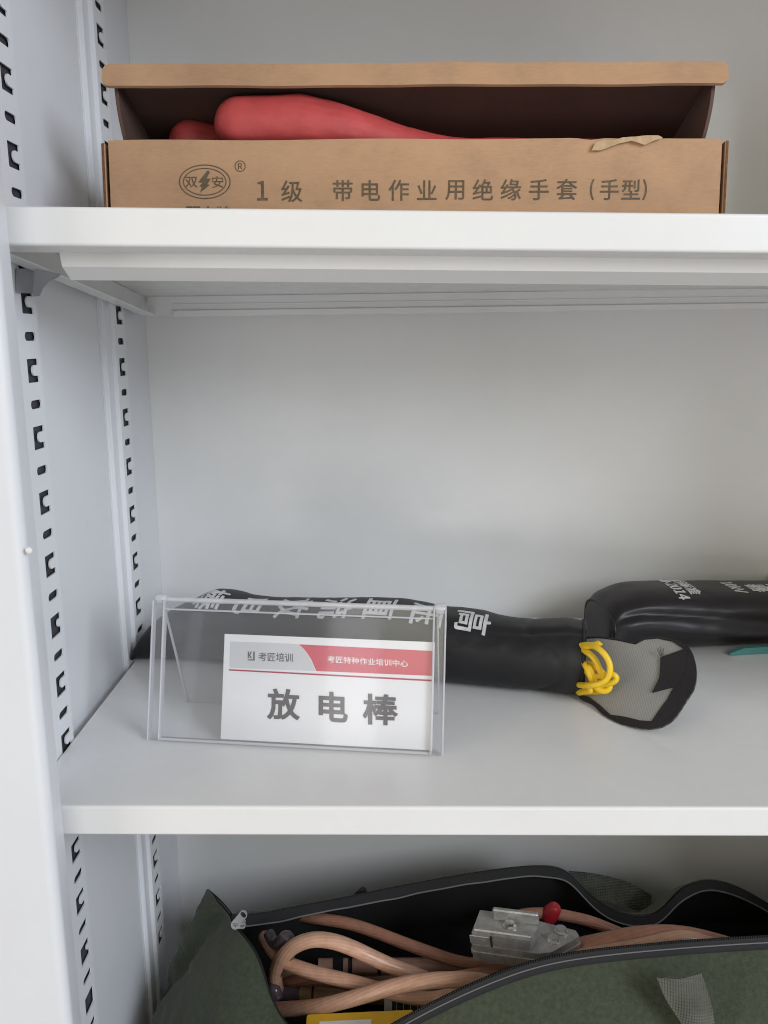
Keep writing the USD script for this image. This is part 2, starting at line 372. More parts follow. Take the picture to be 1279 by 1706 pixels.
# ------------------------------------------------------------------ lettering (outlines, 200 units to the em)
GLYPHS = {
    '双': '200|81,-4 83,-1 89,1 107,14 121,28 130,41 114,85 104,137 99,139 99,153 177,153 184,151 179,118 172,91 161,62 149,39 162,20 179,4 192,-3 192,-5 182,-16 178,-15 155,4 139,25 116,1 91,-16;118,138 130,82 136,65 140,58 154,86 160,104 167,137 163,139 122,139;7,-5 28,15 34,23 43,38 52,57 46,69 17,105 15,110 23,116 27,117 59,76 70,112 74,135 74,138 70,139 13,139 13,153 84,153 90,151 89,136 83,102 70,60 88,32 93,19 83,11 80,11 71,29 63,41 40,5 19,-16',
    '安': '200|14,76 14,90 69,90 84,122 100,120 96,108 87,92 88,90 187,90 187,76 152,76 148,75 136,49 121,30 125,27 169,7 181,0 182,-3 170,-15 151,-3 107,18 95,9 73,-2 47,-11 26,-16 17,-2 41,3 60,9 80,18 90,25 39,44 59,75;77,75 63,52 65,50 105,36 121,54 130,74 126,76 81,76;19,145 91,145 83,165 99,168 111,145 182,145 182,105 166,105 165,131 35,131 34,105 19,105',
    '牌': '200|79,26 79,38 91,38 96,40 87,49 106,59 117,70 116,72 87,72 87,149 118,149 127,169 143,166 141,160 135,151 136,149 186,149 186,72 135,72 130,64 119,53 98,40 102,38 145,39 146,67 160,67 160,39 164,38 191,38 191,26 164,26 160,24 160,-16 146,-16 145,25;140,85 144,83 172,84 172,105 143,105;143,117 172,116 172,137 143,137;101,85 105,83 126,84 130,104 128,105 101,105;130,136 101,137 101,116 130,116;7,-12 14,11 19,45 20,164 33,164 33,113 52,113 53,168 66,168 66,114 83,113 83,100 34,100 33,72 37,70 72,70 72,-16 59,-16 59,56 55,58 33,58 29,17 21,-15 18,-16',
    '级': '200|66,-8 66,-6 76,7 89,37 95,61 100,96 102,140 80,141 80,155 168,155 153,102 157,100 177,101 185,98 185,94 173,57 164,39 155,26 169,11 193,-4 182,-16 161,-2 145,14 122,-7 109,-15 104,-16 95,-6 95,-4 113,5 136,26 123,45 111,68 101,25 87,-6 80,-16 76,-15;115,100 123,76 136,51 145,38 161,66 167,84 166,87 134,87 149,141 117,141;9,6 10,12 77,35 79,22 75,20 13,-4 11,-2;6,98 12,102 23,119 40,152 46,168 59,163 60,160 49,137 28,103 37,102 52,104 66,126 76,121 78,117 74,110 39,61 42,60 76,70 77,57 36,45 12,36 8,49 20,58 43,89 37,90 11,85',
    '带': '200|10,131 10,144 39,144 43,145 43,167 58,167 59,144 92,145 92,167 107,167 108,145 142,144 143,167 158,167 158,145 190,144 190,131 158,131 158,110 143,110 142,131 108,131 107,111 92,111 91,131 59,131 58,111 43,111 43,131;16,60 16,101 185,101 185,60 169,60 168,88 107,88 108,65 166,65 166,12 161,5 156,3 130,2 126,15 149,15 151,18 151,50 149,52 108,52 107,-16 92,-16 92,50 90,52 53,52 52,50 52,2 37,2 37,65 91,65 92,88 31,88 30,60',
    '电': '200|25,139 89,139 91,168 106,168 107,139 173,139 173,38 107,38 106,12 107,7 113,3 168,3 174,9 177,24 177,34 180,34 192,28 190,8 184,-6 177,-11 168,-13 113,-13 100,-10 95,-6 91,4 89,38 42,38 41,26 25,26;106,54 157,53 158,80 154,82 107,81;106,97 110,95 157,96 158,123 107,124;41,54 89,53 90,80 87,82 42,82;41,96 87,95 89,96 90,123 42,124',
    '作': '200|61,88 76,106 86,123 99,149 105,166 119,162 110,135 192,135 192,121 134,121 130,119 131,91 188,91 188,78 134,78 130,77 130,47 190,47 190,33 130,33 130,-16 115,-16 115,119 111,121 101,120 88,97 74,79 71,79;7,87 21,102 37,126 49,148 56,166 60,167 70,164 71,161 67,151 51,120 51,-16 36,-16 36,93 34,94 31,91 17,73 15,73 11,82',
    '业': '200|12,-6 12,9 68,10 68,166 83,166 83,10 117,9 117,166 132,166 132,10 189,9 189,-5;138,51 161,97 170,121 183,116 184,113 174,90 151,46;17,116 18,119 31,122 51,76 59,54 58,52 45,47 43,48 35,74',
    '用': '200|7,-8 21,16 28,40 31,74 31,154 177,154 177,-4 171,-12 158,-15 131,-15 126,-2 158,-1 162,1 163,4 162,45 109,45 109,-14 93,-14 92,45 43,45 41,30 35,10 23,-12 19,-17 17,-17 16,-14;109,61 112,59 163,60 163,92 110,93;109,109 112,107 162,108 163,138 161,140 110,140;45,61 49,59 93,60 93,93 45,93;46,108 90,107 93,108 93,140 46,140 45,138',
    '绝': '200|11,85 7,99 17,108 30,130 44,159 47,169 50,169 62,162 46,130 30,105 30,102 54,104 66,125 69,125 79,119 77,115 79,113 95,135 105,153 112,170 126,167 119,150 120,148 159,149 165,145 167,141 150,113 180,112 180,49 103,48 102,8 103,4 108,1 118,0 170,1 176,8 179,27 191,21 190,7 186,-5 181,-10 172,-13 108,-13 95,-9 91,-5 88,5 88,99 84,98 74,106 70,105 57,84 36,58 40,57 79,64 79,52 12,37 8,50 19,57 32,72 43,89 38,90;141,62 163,61 166,62 166,98 141,99;112,135 98,112 133,112 147,134;102,63 106,61 124,61 128,62 128,98 106,99 102,98;8,7 9,11 13,12 76,26 80,26 81,24 81,13 13,-4 10,-4',
    '缘': '200|72,3 73,5 85,9 105,19 121,30 133,42 129,53 126,53 107,40 84,29 82,30 76,39 77,41 92,46 106,53 122,64 111,74 79,59 72,70 96,79 116,91 73,92 73,104 143,104 147,105 149,113 149,116 146,118 87,118 97,155 99,168 113,167 111,158 112,155 170,155 161,106 165,104 192,104 192,92 137,92 123,81 139,61 158,70 176,82 179,82 187,74 185,71 168,62 167,56 175,30 180,19 192,6 192,4 184,-6 182,-6 175,2 164,23 158,43 157,52 155,55 144,49 149,33 150,16 146,-2 137,-13 129,-16 110,-16 107,-5 107,-3 126,-3 132,1 136,13 135,27 116,12 85,-5 79,-6;105,129 148,128 152,130 154,143 150,145 112,145 107,142 104,130;8,97 15,102 28,123 48,166 61,162 60,157 45,127 29,102 33,101 52,103 63,124 74,118 71,110 59,90 38,61 39,59 42,59 69,66 70,54 14,37 10,49 21,57 43,89 39,90 13,85;9,9 12,12 71,34 73,21 30,3 13,-3',
    '手': '200|10,50 10,64 91,64 93,66 92,97 23,97 23,111 92,111 93,113 93,142 27,138 23,151 110,158 145,164 158,168 160,168 170,157 169,155 153,151 108,144 108,111 179,111 179,97 109,97 108,65 191,64 191,50 112,50 108,49 108,-2 104,-10 90,-15 56,-16 50,-3 50,-1 88,-1 92,1 93,4 93,49 89,50',
    '套': '200|8,93 9,95 26,103 44,114 65,134 64,135 14,135 13,148 74,148 79,150 88,168 104,166 103,161 96,150 99,148 187,148 187,135 136,134 143,126 165,110 186,99 193,97 193,95 184,85 181,85 168,92 149,105 148,103 70,103 67,101 67,91 70,89 149,89 149,79 68,79 68,66 149,66 149,55 68,55 67,43 188,42 188,29 140,28 171,-2 176,-9 164,-16 161,-15 151,-3 56,-8 32,-11 28,3 34,5 46,13 61,28 12,29 12,42 51,42 51,101 49,102 36,92 18,83 16,83;57,6 57,4 62,4 138,8 139,10 127,21 137,28 83,29;68,116 68,114 134,114 136,116 117,135 86,135',
    '型': '200|9,5 93,6 92,30 30,30 30,44 93,44 93,63 78,63 78,104 77,106 52,106 48,88 42,76 25,59 21,58 12,67 30,84 36,97 37,104 36,106 13,106 13,119 39,120 39,146 20,147 20,160 110,160 110,147 92,146 92,120 115,119 115,106 92,105 92,67 109,66 110,44 170,44 170,31 110,30 109,6 190,5 190,-9 9,-9;53,120 78,119 78,145 77,147 53,147;136,73 162,74 164,76 164,167 179,167 178,69 173,63 166,61 141,60;127,157 141,157 141,90 127,90',
    '(': '68|18,56 19,83 25,114 32,134 41,153 47,163 50,163 58,159 59,157 48,137 40,114 34,80 34,44 38,18 48,-13 59,-33 58,-35 50,-39 47,-39 44,-34 30,-5 21,27',
    ')': '68|9,-35 9,-32 19,-14 27,8 34,47 34,77 30,104 19,138 9,156 9,159 20,163 33,140 44,109 49,79 49,46 44,15 33,-16 20,-39',
    'R': '127|20,146 86,145 103,138 111,130 117,114 117,97 115,89 111,81 104,73 94,67 86,65 85,63 121,0 100,0 67,59 64,62 39,62 39,0 20,0;39,78 71,77 80,79 89,83 95,90 99,102 98,114 95,121 89,126 75,131 42,132 39,131',
    '1': '111|18,15 50,16 50,123 47,125 24,125 24,136 43,141 53,146 69,146 69,16 98,15 98,0 18,0',
    '放': '200|5,-7 16,7 23,21 29,40 32,59 32,120 29,122 9,122 9,135 47,135 51,136 50,143 41,165 55,168 65,144 64,141 57,139 56,136 98,135 98,122 47,121 47,95 89,95 89,80 92,82 100,96 110,119 119,150 122,168 138,166 130,134 131,131 192,130 192,117 181,117 177,115 174,95 168,72 161,53 152,36 158,26 173,10 194,-3 184,-16 165,-4 151,10 143,21 118,-3 103,-13 94,-16 87,-3 102,5 114,13 134,36 126,55 115,90 101,68 90,79 88,78 86,12 83,-4 78,-11 71,-14 47,-14 46,-7 43,-1 64,-1 68,1 70,6 73,34 73,81 47,81 45,45 37,15 28,-2 17,-16;125,116 131,84 139,61 143,53 148,61 156,84 162,115 158,117 129,117',
    '棒': '200|66,50 68,54 79,61 89,71 98,84 73,85 72,98 106,98 112,111 111,113 83,113 83,125 116,125 121,137 120,139 77,139 77,151 123,151 127,168 141,166 140,151 183,151 183,139 137,139 132,126 177,125 177,113 129,113 122,99 188,98 188,85 161,84 171,69 184,57 194,52 194,50 185,41 183,41 166,56 155,70 146,85 116,85 99,61 122,60 123,78 137,78 137,60 160,59 160,48 141,48 137,47 137,29 177,29 176,16 137,16 137,-16 123,-16 123,16 79,16 79,29 123,29 123,47 119,48 97,48 96,58 75,40 72,41;7,35 22,66 34,107 34,110 31,111 12,111 12,124 36,125 36,168 50,168 50,126 71,124 71,111 53,111 50,110 50,107 72,74 64,62 55,80 52,85 50,84 50,-16 36,-16 36,67 33,65 25,41 16,23 14,23',
    '考': '200|8,51 54,71 94,95 93,96 14,96 14,109 83,110 83,132 32,132 32,144 82,144 83,168 98,168 98,145 142,144 143,133 158,147 167,159 178,153 178,150 164,134 138,110 188,109 188,96 120,96 94,77 98,75 169,75 169,63 84,63 76,46 77,43 159,43 153,7 148,-5 141,-12 129,-15 91,-14 86,0 122,-2 131,0 135,4 140,17 141,31 54,31 65,55 66,61 18,39 14,40;99,132 99,109 115,109 141,131',
    '匠': '200|18,158 185,158 185,144 34,144 34,5 188,4 188,-10 18,-10;43,17 55,37 60,55 62,76 62,124 115,127 156,133 165,121 138,116 76,111 76,89 78,87 180,87 180,74 141,73 141,9 127,9 126,74 76,74 73,44 63,18 56,9',
    '培': '200|68,89 142,89 144,90 158,132 76,132 76,145 120,145 124,146 124,150 119,167 133,169 139,147 143,145 186,145 186,132 160,131 162,129 171,127 171,125 157,90 192,89 192,75 68,75;100,130 106,121 113,99 112,95 103,92 100,92 98,103 90,124 90,127;85,58 175,58 176,-15 161,-15 160,-7 103,-7 99,-9 99,-16 85,-16;99,7 161,6 161,44 103,45 99,44;7,25 9,27 32,35 32,104 9,105 9,119 32,119 32,165 46,166 46,120 69,119 69,105 46,104 46,42 49,41 70,49 72,35 15,11 11,12',
    '训': '200|170,163 185,163 184,-14 170,-14;128,10 128,152 142,153 142,10;65,-8 75,12 79,24 85,56 86,162 101,162 101,72 99,45 95,22 89,3 80,-15 78,-16 72,-11;8,91 8,105 51,105 51,24 55,24 68,36 70,36 76,25 36,-11 33,-10 27,-2 33,6 36,13 36,89 33,91;20,153 20,155 28,163 32,162 53,144 61,136 63,131 53,121 36,140',
    '特': '200|78,107 128,107 128,132 125,133 89,133 89,146 127,147 128,168 143,168 143,148 146,146 182,146 182,133 146,133 143,131 144,107 192,107 192,93 167,92 167,69 190,69 190,55 167,54 167,-5 163,-12 147,-16 127,-16 123,-3 123,-1 152,0 153,55 81,55 81,69 152,69 153,93 78,93;92,41 93,44 103,49 119,32 128,17 116,10 104,29;8,84 16,119 19,152 21,153 32,151 30,128 41,127 42,168 57,168 57,128 76,127 76,113 57,112 57,69 59,68 73,73 76,73 77,70 77,59 57,52 57,-16 42,-16 42,48 12,39 10,49 10,54 12,55 42,64 42,112 31,113 27,112 20,79',
    '种': '200|88,37 88,126 131,126 131,168 145,168 146,126 188,126 188,38 173,38 172,49 146,49 145,-16 131,-16 131,49 103,49 102,37;173,110 146,110 147,64 173,65;102,65 131,64 131,111 102,111;5,33 6,37 15,47 24,63 38,94 38,97 34,98 9,98 9,111 38,111 41,113 41,142 13,138 10,149 52,158 74,165 82,155 82,153 56,145 56,113 60,111 82,111 82,98 60,98 56,97 56,94 83,61 83,59 77,51 73,49 60,72 56,73 56,-16 41,-15 41,67 38,65 26,40 13,21 11,22',
    '中': '200|19,132 91,133 92,168 107,168 108,133 180,132 180,38 165,38 165,48 161,50 107,49 107,-16 92,-16 92,49 88,50 38,50 34,48 34,37 19,37;107,66 109,64 165,64 165,118 107,118;34,65 91,64 92,66 92,118 34,118',
    '心': '200|152,96 161,101 167,102 181,69 190,42 193,30 192,26 178,21 175,36 166,64;59,112 75,112 75,7 76,4 80,2 89,1 126,1 134,3 140,13 142,43 144,43 150,39 157,37 154,8 151,-1 146,-8 141,-11 132,-13 81,-13 70,-11 62,-5 59,5;69,151 78,161 80,161 119,131 133,116 123,106 121,106 104,124;9,21 21,61 27,97 41,95 35,53 25,16 23,15',
    '高': '200|12,134 12,147 92,148 93,151 88,165 101,169 103,169 104,167 110,149 114,147 187,147 187,134;19,71 181,71 181,-6 175,-13 163,-15 147,-15 143,-6 143,-3 161,-4 166,-1 165,59 35,59 34,-16 19,-16;42,123 159,123 159,83 42,83;57,95 61,93 140,93 144,95 144,111 58,112;56,-4 56,47 141,47 141,6 74,6 70,4 70,-4;71,35 71,17 128,18 128,34 126,36',
    '压': '200|7,-8 17,21 22,54 23,158 191,158 191,144 37,144 37,63 32,22 28,6 20,-15 18,-16;38,-7 39,7 106,8 106,76 52,76 52,90 106,90 106,133 121,133 122,90 181,90 181,76 123,76 121,75 121,8 190,7 190,-7;137,53 137,55 146,61 149,61 173,37 176,33 176,30 168,24 164,23 153,39',
    '直': '200|9,-9 9,5 38,6 38,121 84,121 87,131 87,136 84,138 15,138 15,151 89,151 91,168 108,167 106,151 185,151 185,138 106,138 102,135 100,122 164,121 164,6 191,5 191,-9;52,6 147,5 148,22 53,23;52,36 147,35 148,51 53,52;52,65 147,64 148,79 53,80;53,92 145,91 148,93 148,107 145,109 56,109 52,107',
    '流': '200|151,72 165,72 165,3 166,0 174,-1 180,0 182,8 182,25 193,20 191,-4 189,-8 183,-12 163,-13 155,-10 152,-6;64,129 64,142 120,142 112,165 126,168 136,142 189,142 189,129 120,128 96,97 154,100 156,103 143,119 152,125 155,125 180,96 188,85 189,81 177,74 168,88 155,88 87,83 70,80 66,94 78,98 94,116 101,127 97,129;115,72 129,72 129,-7 115,-7;53,-6 69,9 76,23 80,41 80,72 94,72 93,33 88,14 83,4 78,-3 65,-15 63,-15;13,-4 33,28 50,60 52,61 62,52 62,50 37,4 26,-13 24,-13;17,155 25,165 28,165 48,152 60,140 54,132 50,130 41,139;8,100 17,111 41,99 50,93 52,91 52,88 46,79 43,78 28,90',
    '验': '200|75,101 97,118 112,134 123,150 133,169 146,166 143,159 143,155 148,147 169,124 194,105 194,102 188,91 184,92 149,125 135,143 118,120 88,92 83,90;166,106 166,93 107,93 107,106;87,7 146,7 160,38 173,75 178,76 187,73 173,36 159,8 189,7 189,-6 87,-6;134,53 129,78 141,79 147,51 149,31 137,29;94,69 94,73 102,75 106,74 115,47 118,27 106,24 101,50;13,146 13,159 74,159 67,76 83,75 83,70 79,21 76,4 72,-6 64,-13 34,-14 29,-1 55,-2 60,1 65,19 69,62 15,62 20,106 21,131 34,131 30,76 33,74 50,74 54,76 58,108 60,145;6,28 7,30 58,43 60,42 61,31 16,18 9,17',
    '器': '200|6,39 37,54 58,70 57,71 10,71 10,84 72,84 85,103 84,105 26,105 26,159 87,159 87,108 89,106 102,104 97,93 91,85 92,84 145,85 140,89 123,97 129,103 128,105 111,105 111,159 175,159 175,105 136,104 158,92 160,89 156,86 157,84 190,84 190,71 137,70 141,65 162,53 176,47 194,42 185,30 175,31 175,-15 160,-15 160,-12 157,-10 126,-10 125,-16 111,-16 111,46 144,47 123,63 115,71 80,71 68,59 52,47 53,46 87,46 87,-15 73,-15 73,-11 69,-10 43,-10 40,-12 40,-16 26,-16 26,31 24,32 14,28;124,119 160,118 160,146 124,146;125,4 160,3 160,32 157,33 125,33;41,32 40,3 73,3 73,32 69,33;73,145 39,146 39,118 73,118',
    '执': '200|55,-5 67,3 83,20 94,41 98,53 99,59 98,61 77,72 75,75 83,84 101,74 103,78 105,110 101,112 75,112 75,125 105,125 105,168 120,168 120,125 165,125 164,36 166,13 170,1 174,-2 177,1 179,7 180,25 192,19 192,7 189,-6 183,-14 178,-16 169,-16 164,-14 159,-9 155,-1 150,29 150,110 146,112 123,112 119,111 118,84 115,68 115,65 129,58 147,45 146,41 140,33 137,33 115,50 112,50 107,34 100,19 89,3 77,-9 69,-15 65,-16;10,47 7,62 35,70 35,111 10,112 10,126 35,126 35,168 49,168 49,127 70,126 70,112 49,111 49,76 53,75 63,79 71,80 73,67 49,58 49,-6 45,-12 32,-16 17,-16 13,-2 31,-2 35,1 35,53 33,54',
    '行': '200|78,87 78,101 191,101 191,87 161,86 161,-2 159,-8 155,-12 146,-15 114,-15 109,-2 143,-1 146,3 146,86 142,87;87,156 185,156 185,142 87,142;5,64 28,83 43,99 61,125 75,120 67,106 53,89 53,-17 38,-16 38,70 36,71 16,52;7,124 28,140 47,159 53,168 67,163 66,159 61,153 35,127 19,114 15,113',
    '标': '200|84,91 84,105 191,105 191,91 144,91 142,89 142,-5 137,-12 128,-15 106,-15 101,-1 125,0 127,2 127,90;168,36 156,65 158,66 169,69 183,37 191,12 190,7 177,3 175,15;93,153 180,153 180,139 93,139;73,11 83,27 90,42 98,68 111,66 111,60 102,34 86,4 83,4;5,42 16,59 25,77 37,110 33,112 10,112 10,125 37,125 40,126 40,168 55,168 55,126 59,125 82,125 82,112 59,112 55,110 55,106 81,75 82,71 75,61 73,61 58,86 55,86 55,-16 40,-16 40,77 37,75 32,61 14,29',
    '准': '200|43,88 55,100 71,125 81,145 89,166 103,163 98,148 91,134 91,132 135,132 135,136 122,159 122,162 134,167 143,154 150,140 149,138 141,135 142,132 187,132 187,120 144,119 144,92 183,92 183,79 144,78 144,52 182,52 182,39 144,39 144,13 190,12 191,-2 88,-2 87,-16 73,-16 73,98 70,98 54,76 43,86;87,13 129,12 129,39 87,39;87,53 129,52 129,79 87,79;88,119 87,92 129,92 129,120;10,0 26,33 40,67 43,67 52,62 53,58 51,52 25,-7;29,123 10,154 23,159 39,137 49,120 50,115 36,108',
    '0': '111|10,59 10,88 12,104 17,121 24,134 35,144 49,149 67,148 79,142 87,134 93,124 98,109 101,90 101,57 98,38 93,23 84,9 77,3 65,-2 46,-2 33,4 24,13 17,26 13,39;30,105 28,55 33,32 39,20 44,16 54,12 64,14 73,21 77,29 83,54 83,94 79,113 73,126 64,133 56,135 43,131 39,127 33,115',
    '2': '111|8,127 18,138 24,142 32,146 44,149 58,149 70,146 79,141 86,134 91,125 94,113 94,99 90,83 84,70 69,48 39,16 101,16 101,0 9,0 9,11 48,48 64,70 75,94 76,111 70,126 63,131 55,134 40,133 28,127 20,118 17,118',
    '4': '111|4,40 5,55 64,146 85,146 85,56 105,55 104,40 85,39 85,0 68,0 67,40;25,57 25,55 68,55 69,124 66,123 57,105',
    '7': '111|10,131 10,146 102,146 102,136 79,101 67,70 61,38 59,0 40,0 43,41 49,68 58,93 80,130',
    '-': '70|9,63 60,63 60,49 9,49',
    'k': '110|18,159 36,159 36,52 41,55 82,108 103,109 103,107 75,75 68,64 108,0 88,0 59,49 57,51 36,28 36,0 18,0',
    'V': '115|0,145 20,146 56,23 58,21 61,26 95,144 96,146 115,146 69,0 47,0 46,2',
    'D': '138|20,146 71,146 81,144 90,141 102,134 116,118 120,110 125,91 125,56 122,43 116,29 112,23 98,10 83,3 67,0 20,0;39,16 61,15 72,17 82,21 95,31 104,50 107,67 107,81 103,101 96,115 89,122 71,130 54,132 42,132 39,130',
    'L': '108|20,0 20,146 39,146 39,17 103,16 103,0',
}


def glyph(c):
    adv, rings = GLYPHS[c].split('|')
    out = None
    for r in rings.split(';'):
        p = Polygon([tuple(map(float, q.split(','))) for q in r.split()]).buffer(0)
        out = p if out is None else out.symmetric_difference(p)
    return affinity.scale(out, 0.005, 0.005, origin=(0, 0)), int(adv) / 200.0


def line_of(text, em, pitch=None, bold=0.0):
    """Shapely shape of a line of text, starting at the origin; em in metres, pitch = advance per character."""
    x, out = 0.0, []
    for c in text:
        if c == ' ':
            x += pitch or em * 0.4
            continue
        g, adv = glyph(c)
        g = affinity.translate(affinity.scale(g, em, em, origin=(0, 0)), x, 0)
        if bold:
            g = g.buffer(bold)
        out.append(g)
        x += pitch or adv * em
    return unary_union(out)


def centred(shape):
    x0, y0, x1, y1 = shape.bounds
    return affinity.translate(shape, -(x0 + x1) / 2, -(y0 + y1) / 2)


def drape(shape, depth, fn, seg=0.003):
    """Flat lettering wrapped on a curved surface: fn(a, b, h) -> points."""
    m = extrude(shape.segmentize(seg), depth)
    v, f = trimesh.remesh.subdivide_to_size(m.vertices, m.faces, seg)
    return trimesh.Trimesh(fn(v[:, 0], v[:, 1], v[:, 2]), f, process=False)


# ================================================================== the steel cabinet
XW = 0.86                     # the right side panel, outside the picture
ZB, ZT = -0.445, 0.80
YB = 0.413                    # the back panel
cab = thing('steel_cabinet', 'white powder-coated steel cabinet with slotted posts that holds all the shelves', 'cabinet', (0.4, 0.2, ZB))
obj('back_panel', cbox(-0.02, XW, YB, YB + 0.001, ZB, ZT, 0.0003), 'white_paint', cab)
obj('side_panel', cat(cbox(-0.0092, -0.008, 0.1010, 0.2570, ZB, ZT, 0.0003)), 'cool_body_paint', cab, label='left side panel between the two slotted posts')
obj('side_panel', cbox(-0.0092, -0.008, 0.3105, YB - 0.0004, ZB, ZT, 0.0003), 'cool_body_paint', cab, label='narrow side panel behind the rear slotted post')
obj('side_panel', cbox(-0.032, -0.030, -0.04, YB + 0.001, ZB, ZT, 0.0005), 'cool_body_paint', cab, label='outer skin of the left side')
obj('side_panel', cbox(XW, XW + 0.002, -0.04, YB + 0.001, ZB, ZT, 0.0005), 'cool_body_paint', cab, label='right side panel')
obj('roof_panel', cbox(-0.03, XW, -0.04, YB, ZT + 0.0004, ZT + 0.002, 0.0005), 'white_paint', cab)
obj('floor_panel', cbox(-0.03, XW, -0.04, YB, ZB - 0.002, ZB - 0.0004, 0.0005), 'white_paint', cab)
obj('shade_header', cbox(-0.03, XW, -0.040, -0.0122, 0.70, ZT, 0.0015), 'cool_body_paint', cab)  # unseen header added to shade the top compartment
# door stile: a folded frame member in front of the shelves, its inner edge rounded
st = Polygon([(-0.26, -0.0404), (0.0310, -0.0404), (0.0345, -0.0400), (0.0368, -0.0386), (0.0382, -0.0362), (0.0386, -0.0330), (0.0350, -0.0128), (0.0345, -0.0120), (0.0338, -0.0118), (-0.26, -0.0118)])
obj('door_stile', extrude(st, ZT - ZB, (0, 0, ZB)), 'cool_body_paint', cab, smooth=40)
obj('door_stile', extrude(affinity.translate(affinity.scale(st, -1, 1, origin=(0, 0)), XW - 0.0), ZT - ZB, (0, 0, ZB)), 'cool_body_paint', cab, smooth=40)


def slots(y0, z0, kinds, y1):
    """Hook slots and round-ended holes in turn, half a pitch (25 mm) apart. Coordinates (y, z)."""
    out = []
    for k in range(-13, 39):
        z = z0 - 0.025 * k
        if k % 2:
            h = LineString([(y0 - 0.0062, z), (y0 + 0.0062, z)]).buffer(0.0032)
        else:
            h = sbox(y0 - 0.0096, z - 0.0087, y0 + 0.0096, z + 0.0087)
            t = kinds.get(k, 1.0)
            tongue = unary_union([Point(y0 + 0.0025, z).buffer(0.0040 * min(1, t + 0.25)), sbox(y0 + 0.0025, z - 0.0040 * min(1, t + 0.25), y0 + 0.012, z + 0.0040 * min(1, t + 0.25))])
            if t < 1:
                tongue = affinity.translate(tongue, 0.0035, 0)
            if t > 0:
                h = h.difference(tongue)
            h = h.buffer(-0.0009).buffer(0.0009)
        out.append(h)
    return unary_union(out)


front = sbox(-0.0115, ZB, 0.1025, ZT).difference(slots(0.0875, 0.5056, {16: 0.55, 28: 0.4, 30: 0.0}, 0.1))
fp = extrude(front, 0.0012, (-0.0012, 0, 0), (0, 1, 0), (0, 0, 1))
obj('slotted_post', cat(fp, cbox(-0.0092, -0.0004, 0.1019, 0.1029, ZB, ZT, 0.0004)), 'cool_post_paint', cab, label='front slotted post')
rear = sbox(0.2805, ZB, 0.3120, ZT).difference(slots(0.2976, 0.6006, {}, 0.31))
rp = extrude(rear, 0.0012, (-0.0012, 0, 0), (0, 1, 0), (0, 0, 1))
obj('slotted_post', cat(rp, cbox(-0.0050, -0.0004, 0.2800, 0.2811, ZB, ZT, 0.0004), cbox(-0.0052, -0.0040, 0.2640, 0.2803, ZB, ZT, 0.0003),
                        cbox(-0.0090, -0.0044, 0.2634, 0.2645, ZB, ZT, 0.0004), cbox(-0.0092, -0.0080, 0.2588, 0.2638, ZB, ZT, 0.0003), cbox(-0.0092, -0.0003, 0.3115, 0.3126, ZB, ZT, 0.0004)), 'cool_post_paint', cab, label='rear slotted post')
obj('slot_shade_sheet', cbox(-0.0036, -0.0028, 0.060, 0.1012, ZB, ZT, 0.0003), 'slot_shade', cab, label='dark sheet added behind the front post slots as their shade')
obj('slot_shade_sheet', cbox(-0.0036, -0.0028, 0.2830, 0.3108, ZB, ZT, 0.0003), 'slot_shade', cab, label='dark sheet added behind the rear post slots as their shade')
rv = trimesh.creation.icosphere(3, 0.0022)
rv.apply_scale([1, 0.5, 1]); rv.apply_translation(at(48, 917, -0.0402))
obj('rivet', rv, 'white_paint', cab, smooth=True)


# ================================================================== shelves
def upper(p):
    """The upper shelf hangs askew: its rear hooks sit lower than its front ones, most of all on the left."""
    p = np.array(p, float)
    p[:, 2] += 0.4099 - 0.0125 * p[:, 0] + p[:, 1] * (-0.0958 + 0.0616 * p[:, 0])
    return p


def level(p):
    return np.array(p, float)


